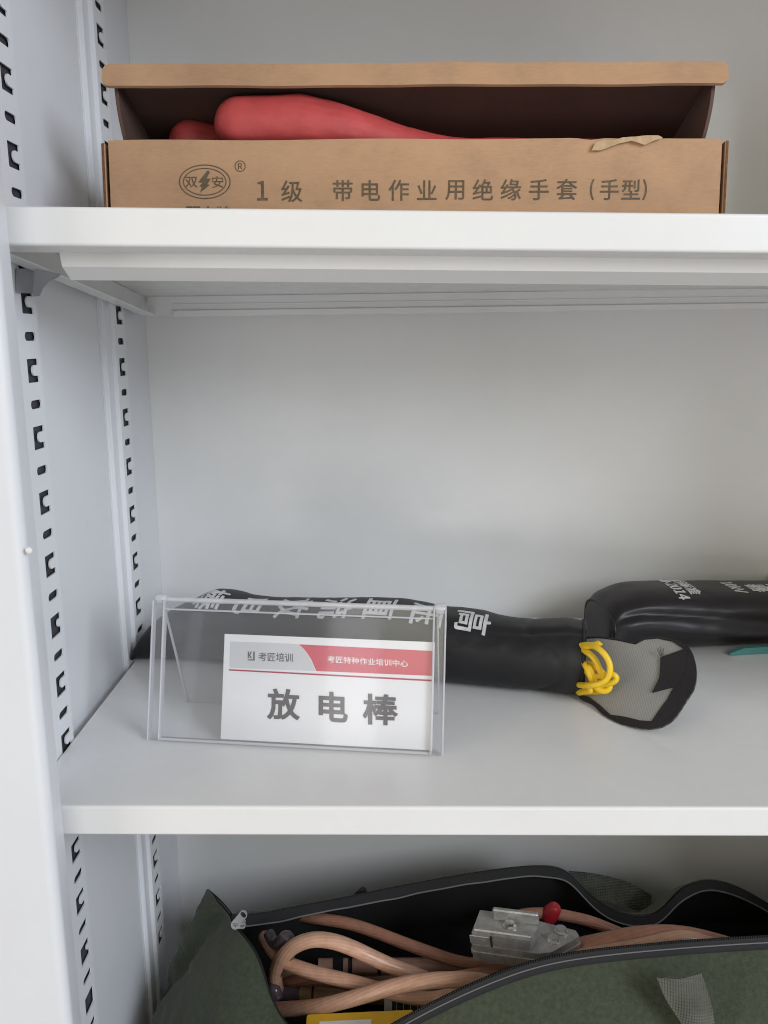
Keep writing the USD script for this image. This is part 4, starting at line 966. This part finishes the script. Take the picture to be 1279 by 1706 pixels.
flap_p = fput('flap', fo_, -0.0006, 0.0004, 'grey_mesh', bagA)
fput('binding', fo_.difference(fi_), -0.0010, 0.0014, 'black_binding', flap_p)
vel = Polygon([Z7(*p) for p in ((785, 318), (860, 292), (985, 246), (1010, 300), (940, 500), (895, 555), (830, 582), (733, 627), (775, 480))])
fput('fastener_patch', vel, 0.0004, 0.0022, 'black_binding', flap_p)
for k in range(5):
    p0 = np.array(Z7(785 + 6 * k, 312 - 2 * k)); p1 = np.array(Z7(770 + 14 * k, 262 - 9 * (k % 3) + 10))
    uvs = np.linspace(0, 1, 6)[:, None] * (p1 - p0) + p0
    obj('loose_thread', tube(fmap(uvs[:, 0], uvs[:, 1], 0.0022 + 0.004 * np.linspace(0, 1, 6) ** 0.5), 0.00022, 5)[0], 'lining', flap_p, smooth=True)

# coil of yellow rope spilling out of the mouth
rope = thing('yellow_rope', 'loops of bright yellow rope spilling from the mouth of the long black pouch', 'rope', at(990, 1115, 0.16))
Z7p = lambda x, y, d: at(940 + x * 0.20328, 1030 + y * 0.20328, d)
for pts in ([(110, 230, .180), (190, 218, .170), (265, 240, .157), (335, 305, .150), (372, 390, .147), (362, 470, .146), (305, 528, .147), (205, 550, .152), (120, 545, .168)],
            [(120, 250, .182), (195, 285, .166), (250, 340, .160), (292, 430, .157), (330, 530, .156), (310, 590, .160), (200, 600, .168), (120, 590, .178)],
            [(110, 330, .182), (170, 385, .166), (205, 460, .160), (235, 530, .158), (290, 590, .154), (350, 590, .153), (372, 545, .154), (330, 470, .157), (260, 400, .163), (120, 360, .182)],
            [(120, 420, .180), (230, 470, .163), (320, 470, .156), (395, 460, .152), (425, 490, .151), (395, 525, .151), (310, 545, .155), (200, 580, .163), (110, 600, .178)],
            [(120, 610, .178), (185, 600, .162), (215, 590, .158), (200, 560, .160), (120, 550, .176)],
            [(110, 235, .184), (215, 225, .166), (285, 205, .163), (296, 196, .163)],
            [(110, 470, .186), (180, 440, .168), (200, 400, .163), (230, 450, .161), (250, 520, .160), (190, 570, .166), (110, 560, .184)]):
    obj('rope_loop', tube(crom([Z7p(*p) for p in pts], 60), 0.0028, 12)[0], 'yellow_rope', rope, smooth=True)

# ================================================================== black vinyl pouch at the right
def contactB(x):
    return 0.2904 + 0.16 * (x - 0.6163)


def extraB(x, phi):
    p = np.mod(phi + np.pi, 2 * np.pi) - np.pi
    n = meshkit.fbm(np.stack([x * 18, np.cos(phi) + 7, np.sin(phi) + 2], -1), 3, 5) - 0.5
    t = np.clip((x - 0.51) / 0.16, 0, 1)
    ph = 0.42 - 0.42 * t
    groove = -0.0042 * np.exp(-((p - ph) / 0.11) ** 2) * np.clip((x - 0.497) / 0.02, 0, 1)
    ridge = 0.0040 * np.exp(-((p - ph + 0.28) / 0.14) ** 2) * np.clip((x - 0.497) / 0.02, 0, 1)
    return 0.006 * n + groove + ridge


STB = [(0.4905, 0.05, 0.024), (0.4925, 0.066, 0.038), (0.497, 0.076, 0.050), (0.508, 0.083, 0.060), (0.54, 0.088, 0.0665), (0.60, 0.088, 0.0645), (0.70, 0.088, 0.060), (0.80, 0.086, 0.056), (0.806, 0.07, 0.04)]
SB = loft_fn(contactB, (1, 0.16, 0), STB, 2.7, extraB)
bagB = thing('black_pouch', 'shiny black vinyl pouch at the rear right, lettered 0kV and 40-2014 in white', 'pouch', (0.62, 0.33, 0))
xb = np.r_[np.linspace(0.4905, 0.512, 14), np.linspace(0.516, 0.80, 70), [0.803, 0.806]]
obj('pouch_body', closed_loft(SB(xb[:, None], pa[None, :])), 'black_vinyl', bagB, smooth=60)
seam = np.array([SB(np.array(0.4975), np.array(p), 0.0004) for p in np.linspace(0, 2 * np.pi, 61)])
obj('end_seam', tube(seam, 0.0016, 8, False)[0], 'black_vinyl', bagB, smooth=True)
phisB = np.linspace(0, np.pi, 120)
midB = SB(np.full(120, 0.58), phisB)
LB = np.r_[0, np.cumsum(np.linalg.norm(np.diff(midB, axis=0), axis=1))]
arcB = lambda a, b, h: SB(a, np.interp(b, LB, phisB), h)


def textB(text, em, x, b_end, bold, pitch=None):
    """A line running from the back over the top towards the front, ending b_end metres up from the front foot."""
    s = line_of(text, em, pitch, bold)
    x1 = s.bounds[2]
    m = drape(s, 0.0004, lambda a, b, h: arcB(x + b, b_end + (x1 - a), h + 0.0002), 0.003)
    obj('printed_text', m, 'white_ink', bagB, smooth=40)


textB('DL740-2014', 0.0165, 0.5720, 0.0330, 0.0003)
textB('执行标准', 0.0155, 0.5890, 0.0420, 0.0003)
textB('10kV', 0.0165, 0.6420, 0.0430, 0.0003)
for i, c in enumerate('器电验压高'):
    g = affinity.scale(centred(glyph(c)[0]).buffer(0.026), 0.023, 0.023, origin=(0, 0))
    x = 0.6730 + 0.0215 * i
    obj('printed_character', drape(g, 0.0004, lambda a, b, h, x=x: arcB(x + b, 0.0560 - a, h + 0.0002), 0.003), 'white_ink', bagB, smooth=40)

# things poking out beside it, cut by the picture's edge
t0, t1 = at(1212, 1094, 0.2845), at(1279, 1091, 0.291)
dv = (t1 - t0) / np.linalg.norm(t1 - t0)
tl = Polygon([(0.0, 0.0), (0.018, 0.0055), (0.15, 0.0055), (0.15, -0.002), (0.008, -0.002)]).buffer(-0.0006).buffer(0.0006)
teal = obj('plastic_strip', extrude(tl, 0.006, (t0[0], t0[1] + 0.007, 0.0022), (dv[0], dv[1], 0), (0, 0, 1)), 'teal_plastic', smooth=30,
           label='thin teal plastic strip on the shelf in front of the shiny black pouch', category='strip')
if teal:
    pass
lm = [(at(1262, 985, 0.40)), at(1279, 982, 0.398), at(1330, 978, 0.395)]
lp = np.array([[0.712, 0.400, 0.0450], [0.73, 0.400, 0.0465], [0.78, 0.398, 0.0475], [0.80, 0.398, 0.0475]])
obj('plastic_rod', tube(crom(lp, 24), np.r_[0.004, 0.0085, np.full(22, 0.0105)], 18)[0], 'lime_plastic', smooth=50, label='yellow-green plastic rod end lying behind the shiny black pouch at the right edge', category='rod')

# ================================================================== green canvas tool bag
ZF = ZB + 0.001
bag = thing('tool_bag', 'dark green canvas tool bag lying unzipped on the bottom of the cabinet', 'bag', (0.36, 0.2, ZF))
cols = [  # px, py, depth of the top edge; foot x, y; outward bulge
    (389, 1524, 0.252, 0.075, 0.372, 0.000), (366, 1498, 0.262, 0.045, 0.350, 0.002), (345, 1481, 0.262, 0.012, 0.290, 0.004), (368, 1509, 0.246, 0.010, 0.200, 0.012), (392, 1545, 0.195, 0.025, 0.120, 0.022), (426, 1590, 0.165, 0.060, 0.085, 0.030), (454, 1665, 0.135, 0.095, 0.070, 0.028),
    (500, 1728, 0.105, 0.150, 0.060, 0.026), (570, 1748, 0.088, 0.210, 0.055, 0.026), (640, 1716, 0.084, 0.265, 0.055, 0.028), (720, 1671, 0.088, 0.320, 0.055, 0.030), (860, 1611, 0.100, 0.400, 0.055, 0.034),
    (1000, 1582, 0.110, 0.470, 0.055, 0.036), (1279, 1560, 0.120, 0.620, 0.055, 0.036), (1480, 1556, 0.130, 0.740, 0.060, 0.034), (1570, 1560, 0.210, 0.800, 0.200, 0.02), (1500, 1540, 0.300, 0.790, 0.340, 0.01)]
topF = np.array([at(*c[:3]) for c in cols]); footF = np.array([(c[3], c[4], ZF) for c in cols]); bul = np.array([c[5] for c in cols])
NC = 200
allF = crom(np.hstack([topF, footF, bul[:, None]]), NC)
tF, bF, uF = allF[:, :3], allF[:, 3:6], allF[:, 6]
NR = 60
v = np.linspace(0, 1, NR)
outn = np.gradient(bF, axis=0); outn = np.stack([outn[:, 1], -outn[:, 0], 0 * outn[:, 0]], 1)
outn /= np.linalg.norm(outn, axis=1, keepdims=True) + 1e-9
G = tF[None] * (1 - v[:, None, None]) + bF[None] * v[:, None, None] + (outn * uF[:, None])[None] * np.sin(np.pi * v ** 0.8)[:, None, None]
fold = meshkit.fbm(np.stack([G[..., 0] * 22 + G[..., 2] * 5, G[..., 1] * 12, G[..., 2] * 7], -1), 4, 21) - 0.5
fold2 = np.abs(meshkit.noise(np.stack([G[..., 0] * 17 - G[..., 2] * 9, G[..., 1] * 10, G[..., 2] * 4 + 9], -1), 8) - 0.5)
amp = np.clip(v * 4, 0.12, 1)[:, None] * np.clip(1.6 - np.linspace(0, 2.2, NC), 0.35, 1)[None, :]
arc_ = np.r_[0, np.cumsum(np.linalg.norm(np.diff(bF, axis=0), axis=1))][None, :] + 0 * v[:, None]
crease = np.abs(meshkit.noise(np.stack([arc_ * 21 + v[:, None] * 2.2, v[:, None] * 1.6 + 0 * arc_, 0 * arc_ + 2], -1), 31) - 0.5)
G = G + outn[None] * (0.036 * fold * amp + 0.022 * (0.25 - fold2) * amp + 0.040 * (0.22 - crease) * amp)[..., None]
G[..., 0] = np.maximum(G[..., 0], 0.0035)
G[..., 1] = np.maximum(G[..., 1], 0.012)
frontsheet = sheet(G[::-1], 0.002)
obj('canvas_shell', frontsheet, 'green_canvas', bag, smooth=True, label='front and end of the bag')
inn = G[:38:1].copy() - outn[None] * 0.0034
inn[..., 2] -= 0.0012
obj('lining', sheet(inn, 0.0008), 'lining', bag, smooth=True, label='black lining of the front wall')

backE = [(385, 1522, .250), (430, 1520, .255), (480, 1511, .262), (540, 1500, .272), (600, 1488, .282), (700, 1468, .296), (820, 1448, .305), (900, 1441, .310), (938, 1448, .310), (965, 1471, .305), (1000, 1503, .292), (1040, 1520, .284), (1080, 1522, .283), (1105, 1508, .287),
         (1130, 1482, .296), (1165, 1466, .305), (1200, 1467, .310), (1240, 1482, .312), (1279, 1504, .312), (1360, 1540, .305), (1500, 1560, .290)]
bE = crom([at(*p) for p in backE], 180)
vb = np.linspace(0, 1, 30)[:, None, None]
footB = bE.copy(); footB[:, 1] = 0.385; footB[:, 2] = ZF; footB[:, 0] = np.clip(footB[:, 0], 0.05, 0.79)
GB = bE[None] * (1 - vb) + footB[None] * vb
GB[..., 1] += 0.03 * np.sin(np.pi * vb[..., 0]) + 0.02 * (meshkit.fbm(GB * 20, 3, 4) - 0.5) * np.clip(vb[..., 0] * 5, 0, 1)
GB[..., 1] = np.minimum(GB[..., 1], 0.405)
obj('canvas_shell', sheet(GB, 0.002), 'green_canvas', bag, smooth=True, label='rear wall of the bag')
footI = bE.copy(); footI[:, 1] = np.clip(bE[:, 1] + 0.045, 0, 0.37); footI[:, 2] = -0.40
GI = (bE - [0, 0.0032, 0.0003])[None] * (1 - vb) + footI[None] * vb
GI[..., 1] += 0.010 * (meshkit.fbm(GI * 16, 3, 9) - 0.5) * np.clip(vb[..., 0] * 6, 0, 1)
obj('lining', sheet(GI[::-1], 0.0008), 'lining', bag, smooth=True, label='black lining of the rear wall')
# the bottom of the lining that the contents lie on
fx, fy = np.meshgrid(np.linspace(0.045, 0.78, 40), np.linspace(0.075, 0.345, 16), indexing='ij')
GZ = np.stack([fx, fy, -0.372 + 0.02 * meshkit.fbm(np.stack([fx * 9, fy * 9, 0 * fx], -1), 3, 2)], -1)
obj('lining', sheet(GZ, 0.001), 'lining', bag, smooth=True, label='black bottom lining')

# zipper tapes
def ribbon(top, down, width, off, lean=0.0, rows=5):
    w = np.linspace(0, 1, rows)[:, None, None]
    return top[None] + off[None] + down[None] * (w * width)


T_f = np.gradient(tF, axis=0); T_f /= np.linalg.norm(T_f, axis=1, keepdims=True)
s0 = 62                                          # past the bag's left corner
dn = G[4] - G[0]; dn /= np.linalg.norm(dn, axis=1, keepdims=True)
sel = slice(86, 178)
off = outn * 0.0022
tape = obj('zipper_tape', sheet(ribbon(tF[sel] + [0, 0, 0.0008], dn[sel], 0.0095, off[sel])[::-1], 0.0008), 'zipper_tape', bag, smooth=True, label='front half of the zipper')
obj('zipper_cord', tube((tF + off * 1.15 + dn * 0.0032)[sel], 0.0007, 6)[0], 'zipper_cord', tape, smooth=True)
TB = np.array([-0.05, -1.0, -0.55]); TB /= np.linalg.norm(TB)
dnb = np.tile(np.array([0, -0.55, -1.0]) / np.linalg.norm([0, 0.55, 1.0]), (180, 1))
wv = (meshkit.noise(np.stack([bE[:, 0] * 40, 0 * bE[:, 0], 0 * bE[:, 0]], -1), 3) - 0.5) * 0.006
tb0 = bE + [0, -0.0045, 0.0016]
tape = obj('zipper_tape', sheet(ribbon(tb0, dnb, 0.0100, np.zeros((180, 3))), 0.0008), 'zipper_tape', bag, smooth=True, label='rear half of the zipper')
obj('zipper_cord', tube(tb0 + dnb * (0.0103 + wv[:, None] * 0.3) + [0, -0.0006, 0], 0.0010, 6)[0], 'zipper_cord', tape, smooth=True)


def teeth(line, step, name, along):
    L = np.r_[0, np.cumsum(np.linalg.norm(np.diff(line, axis=0), axis=1))]
    ss = np.arange(0.002, L[-1], step)
    P_ = np.stack([np.interp(ss, L, line[:, k]) for k in range(3)], 1)
    T_ = np.gradient(P_, axis=0); T_ /= np.linalg.norm(T_, axis=1, keepdims=True)
    out = []
    bx0 = trimesh.creation.box([1, 1, 1])
    for p, t in zip(P_, T_):
        n = np.cross(t, along); n /= np.linalg.norm(n)
        b2 = np.cross(n, t)
        V = p + bx0.vertices[:, :1] * t * step * 0.45 + bx0.vertices[:, 1:2] * b2 * 0.0026 + bx0.vertices[:, 2:] * n * 0.0012
        out.append((V, bx0.faces))
    return obj(name, cat(*out), 'zipper_tape', bag, smooth=False, kind='stuff', label='fine zipper teeth')


teeth((tF + off * 0.6 + [0, 0, 0.0012])[sel], 0.0022, 'zipper_teeth', np.array([0, 0.3, 1.0]))

# slider and pull tab
sl = at(398, 1541, 0.190)
zp = obj('zipper_slider', cat(cbox(*(sl[0] + np.array([-0.0065, 0.0065])), *(sl[1] + np.array([-0.004, 0.004])), *(sl[2] + np.array([-0.0025, 0.0005])), 0.0012), cbox(*(sl[0] + np.array([-0.0065, 0.0065])), *(sl[1] + np.array([-0.004, 0.004])), *(sl[2] + np.array([0.0018, 0.0042])), 0.001),
                              cbox(*(sl[0] + np.array([-0.002, 0.002])), *(sl[1] + np.array([-0.003, 0.003])), *(sl[2] + np.array([-0.002, 0.006])), 0.0012)), 'nickel', bag, smooth=20)
a0, a1 = at(391, 1541, 0.187), at(405, 1524, 0.189)
tv = (a1 - a0) / np.linalg.norm(a1 - a0); tl_ = np.linalg.norm(a1 - a0)
tu = np.cross(np.array([0, -0.8, 0.6]), tv); tu /= np.linalg.norm(tu)
tab = LineString([(0, 0), (0, tl_)]).buffer(0.0042).difference(LineString([(-0.0008, tl_), (0.0008, tl_ )]).buffer(0.0024)).difference(Point(0, 0.0002).buffer(0.0018))
obj('pull_tab', extrude(tab, 0.0012, a0, tu, tv), 'nickel', zp, smooth=25)
# carrying strap sewn to the front, its folded top end showing
sp = [((1094, 1626), (1166, 1619)), ((1104, 1650), (1172, 1640)), ((1122, 1676), (1178, 1668)), ((1140, 1706), (1182, 1706)), ((1168, 1760), (1200, 1770))]
L_, R_ = crom([at(*p[0], 0.072) for p in sp], 16), crom([at(*p[1], 0.070) for p in sp], 16)
w_ = np.linspace(0, 1, 6)[None, :, None]
SG = L_[:, None] * (1 - w_) + R_[:, None] * w_
SG[..., 1] -= 0.004 * np.sin(np.pi * w_[..., 0]) + 0.010 * np.sin(np.linspace(0, 1, 16) * np.pi)[:, None]
obj('carrying_strap', sheet(SG, 0.002), 'webbing', bag, smooth=True, label='woven grey-green strap on the front')
hp = crom([at(948, 1472, .335), at(975, 1474, .338), at(1010, 1480, .340), (at(1050, 1492, .340)), at(1085, 1512, .337)], 30)
hw = np.linspace(-1, 1, 6)[:, None, None] * np.array([0, 0.006, 0.013])
obj('carrying_strap', sheet((hp[None] - hw), 0.002), 'webbing', bag, smooth=True, label='dark strap standing up behind the rear wall')
tabp = Polygon([(0, 0), (0.020, 0.0), (0.0165, 0.010), (0.0125, 0.0125), (0.009, 0.0085)]).buffer(-0.0008).buffer(0.0008)
tpo = at(585, 1493, 0.292)
obj('corner_tab', extrude(tabp, 0.002, tpo, (1, 0, 0), (0, 0.1, 1)), 'zipper_tape', bag)

# ------------------------------------------------------------------ what lies in the bag
def cable(pts, r, material, label, n=80, zoom=None):
    P_ = crom([at(*p) for p in pts], n)
    m, uv = tube(P_, r, 18)
    path = '/World/' + numbered('/World', 'copper_cable')
    o = P_.mean(0)
    x = UsdGeom.Xform.Define(stage, path); x.AddTranslateOp().Set(Gf.Vec3d(*map(float, o)))
    ORIGIN[path] = o
    tag(x, label, 'cable', 'clear-coated copper cables in the green bag')
    usdkit.mesh(stage, path + '/cable', (m[0] - o, m[1]), MATS[material], smooth=True, uv=uv)
    return x.GetPrim()


cable([(462, 1650, .215), (458, 1625, .205), (466, 1602, .195), (480, 1584, .188), (500, 1571, .182), (528, 1565, .178), (565, 1571, .176), (606, 1588, .174), (656, 1611, .174), (700, 1627, .178), (750, 1650, .190), (810, 1668, .200)], 0.0074, 'copper_cable', 'pinkish copper cable arching highest at the left end of the bag')
cable([(440, 1560, .235), (452, 1580, .215), (470, 1600, .200), (498, 1612, .188), (530, 1622, .178), (583, 1635, .166), (627, 1647, .158), (668, 1657, .152), (718, 1664, .148), (760, 1656, .146), (810, 1650, .150), (880, 1645, .17)], 0.0069, 'copper_cable', 'copper cable sloping down to the right under the arching one')
cable([(420, 1683, .205), (478, 1681, .175), (543, 1674, .150), (605, 1658, .138), (668, 1641, .132), (724, 1633, .130), (762, 1632, .131), (805, 1635, .138), (860, 1650, .160)], 0.0072, 'copper_cable', 'copper cable nearest the front, rising over the others to the right')
cable([(490, 1523, .285), (530, 1530, .268), (574, 1537, .256), (621, 1551, .244), (668, 1569, .234), (715, 1586, .226), (761, 1601, .220), (808, 1610, .216), (850, 1624, .215), (900, 1650, .22)], 0.0063, 'dark_copper_cable', 'darker copper cable at the back coming from under the rear zipper')
cable([(820, 1560, .262), (853, 1530, .255), (881, 1522, .252), (919, 1522, .250), (945, 1526, .248), (979, 1534, .244), (1012, 1546, .240), (1060, 1566, .236)], 0.0060, 'dark_copper_cable', 'thin copper cable behind the clamp under the red cap')
cable([(900, 1600, .205), (940, 1586, .195), (975, 1577, .190), (1010, 1570, .186), (1050, 1562, .182), (1100, 1558, .178), (1150, 1562, .174), (1220, 1580, .170)], 0.0098, 'dark_copper_cable', 'thick dark copper cable to the right of the clamp')
cable([(880, 1615, .190), (930, 1602, .180), (985, 1590, .172), (1040, 1581, .168), (1100, 1568, .166), (1140, 1562, .166), (1200, 1580, .166)], 0.0072, 'copper_cable', 'copper cable just behind the front zipper at the right of the clamp')

cable([(470, 1640, .232), (505, 1632, .215), (560, 1636, .200), (620, 1644, .190), (690, 1640, .184), (760, 1628, .184), (830, 1618, .190), (900, 1612, .2)], 0.0060, 'dark_copper_cable', 'thin dark copper cable low in the bag between the pinkish ones')


def rod(label, p0, p1, r, material, rings, name='operating_rod'):
    p0, p1 = np.array(p0), np.array(p1)
    t = thing(name, label, 'rod', (p0 + p1) / 2)
    obj('tube', tube(np.linspace(p0, p1, 5), r, 20)[0], material, t, smooth=40)
    for a, wd, k, mm in rings:
        c = p0 + (p1 - p0) * a
        d = (p1 - p0) / np.linalg.norm(p1 - p0)
        (rm_, _) = tube(np.linspace(c - d * wd / 2, c + d * wd / 2, 5), r * np.array([0.9, 1, 1, 1, 0.9]) * k, 20)
        obj('collar', rm_, mm, t, smooth=40)
    return t


rod('pale rod with two dark collars lying across the middle of the bag', at(530, 1610, .228), at(840, 1608, .236), 0.0082, 'pink_tube', [(0.105, 0.011, 1.18, 'lining'), (0.17, 0.004, 1.2, 'black_vinyl'), (0.325, 0.004, 1.12, 'black_vinyl')])
rod('tan rod lying lower in the bag below the dark collars', at(455, 1632, .245), at(730, 1624, .232), 0.0110, 'tan_tube', [(0.95, 0.010, 1.1, 'black_vinyl')])
rod('tan rod lying lowest in the bag above the yellow card', at(470, 1660, .215), at(800, 1650, .19), 0.0105, 'tan_tube', [(0.05, 0.03, 1.05, 'clear_sleeve'), (0.17, 0.003, 1.06, 'black_vinyl')])
sv = obj('plastic_sleeve', tube(crom([at(448, 1555, .222), at(462, 1572, .206), at(478, 1560, .198), at(484, 1580, .196), at(468, 1610, .200), at(456, 1640, .205), at(464, 1668, .196)], 40), 0.0062, 14)[0], 'clear_sleeve', smooth=True, label='glossy dark plastic sleeve curled at the left end of the cables', category='sleeve')
yc = [at(514, 1692, .150), at(690, 1684, .128), at(700, 1740, .110), at(510, 1750, .125)]
yo = yc[0]; yu = yc[1] - yc[0]; yl = np.linalg.norm(yu); yu /= yl
yv = yc[3] - yc[0]; yv -= yu * np.dot(yv, yu); yv /= np.linalg.norm(yv)
ycard = thing('yellow_card', 'yellow card with a white panel showing at the bottom of the bag opening', 'card', yo)
obj('cover', extrude(sbox(0, 0, yl, 0.05).buffer(-0.002).buffer(0.002), 0.004, yo - np.cross(yu, yv) * 0.004, yu, yv), 'yellow_card', ycard)
obj('white_panel', extrude(sbox(0.014, 0.0065, yl * 0.62, 0.045), 0.0003, yo - np.cross(yu, yv) * 0.0044 if np.cross(yu, yv)[1] > 0 else yo + np.cross(yu, yv) * 0.0001, yu, yv), 'card_white', ycard)
go = at(640, 1690, .165)
gcard = thing('green_card', 'dark green patterned card with a pale edge under the copper cables', 'card', go)
gu = np.array([1.0, -0.15, 0.03]); gu /= np.linalg.norm(gu)
gv = np.array([0.0, 0.35, 0.94]); gv -= gu * np.dot(gu, gv); gv /= np.linalg.norm(gv)
obj('panel', extrude(sbox(0.008, -0.02, 0.062, 0.017), 0.002, go, gu, gv), 'dark_green_card', gcard)
obj('pale_edge', extrude(sbox(0.0, -0.02, 0.0078, 0.017), 0.0024, go, gu, gv), 'card_white', gcard)
for k in range(7):
    obj('printed_line', extrude(sbox(0.012 + 0.007 * k, -0.012, 0.0128 + 0.007 * k, 0.015), 0.0003, go - np.cross(gu, gv) * (0.0004 if np.cross(gu, gv)[1] > 0 else -0.0021), gu, gv), 'print_grey_band', gcard)

# earthing clamp of cast aluminium
CO = at(846, 1608, .170)
cl = thing('earthing_clamp', 'cast aluminium earthing clamp resting on the cables in the middle of the bag', 'clamp', CO)
ex = np.array([0.93, -0.30, 0.10]); ex /= np.linalg.norm(ex)
ez = np.array([-0.10, -0.06, 1.0]); ez -= ex * np.dot(ex, ez); ez /= np.linalg.norm(ez)
ey = np.cross(ez, ex)
p00 = at(786, 1588, .185)


def cput(part, m, parent=cl, material='cast_aluminium', smooth=20):
    m = trimesh.Trimesh(p00 + m.vertices[:, :1] * ex + 0.72 * m.vertices[:, 1:2] * ey + m.vertices[:, 2:] * ez, m.faces, process=False)
    return obj(part, m, material, parent, smooth=smooth)


base = Polygon([(0, 0), (0.068, 0), (0.080, 0.006), (0.104, 0.040), (0.100, 0.050), (0.050, 0.062), (0.0, 0.058)]).buffer(-0.004).buffer(0.004)
b_ = extrude(base, 0.019)
b_.vertices[:, 2] -= 0.008
cput('lower_jaw', b_)
cput('lower_jaw_rim', extrude(base.buffer(0.0012), 0.003))
u_ = extrude(Polygon([(0.0015, 0.001), (0.060, 0.001), (0.066, 0.030), (0.060, 0.046), (0.004, 0.046)]).buffer(-0.002).buffer(0.002), 0.013)
u_.vertices[:, 2] += 0.0112
cput('upper_jaw', u_)
cput('jaw_ridge', cbox(0.003, 0.061, 0.004, 0.010, 0.0240, 0.0272, 0.0012))
cput('jaw_plate', cbox(0.020, 0.066, 0.030, 0.037, 0.0240, 0.0370, 0.0014))
cput('jaw_notch', cbox(-0.0004, 0.020, -0.0008, 0.0010, 0.013, 0.0225, 0.0004))
cput('jaw_groove', cbox(0.0205, 0.0222, -0.0003, 0.0016, 0.0108, 0.0238, 0.0004), material='zipper_tape')
for (bx_, by_, bz_) in ((0.038, 0.022, 0.0242), (0.080, 0.026, 0.0112), (0.086, 0.044, 0.0112)):
    hexa = Polygon([(0.0055 * math.cos(a), 0.0055 * math.sin(a)) for a in np.arange(6) * math.pi / 3 + 0.3]).buffer(-0.0006).buffer(0.0006, 3)
    h_ = extrude(hexa, 0.0042); h_.apply_translation([bx_, by_, bz_ + 0.0012])
    w_m = extrude(Point(0, 0).buffer(0.0070, 12), 0.0012); w_m.apply_translation([bx_, by_, bz_])
    bo = cput('bolt', h_, material='nickel')
    cput('washer', w_m, parent=bo, material='nickel')

# red plastic cap
rc = at(919, 1519, .248)
cap_prof = np.array([(0, -0.010), (0.0085, -0.010), (0.0095, -0.006), (0.0090, 0.000), (0.0075, 0.007), (0.0050, 0.0098), (0.0, 0.0108)])
cm = trimesh.creation.revolve(cap_prof, sections=20)
cm.apply_transform(trimesh.transformations.rotation_matrix(0.5, [0.3, 1, 0]))
cm.apply_translation(rc)
obj('red_cap', cm, 'red_plastic', smooth=35, label='small red plastic cap standing behind the aluminium clamp', category='cap')
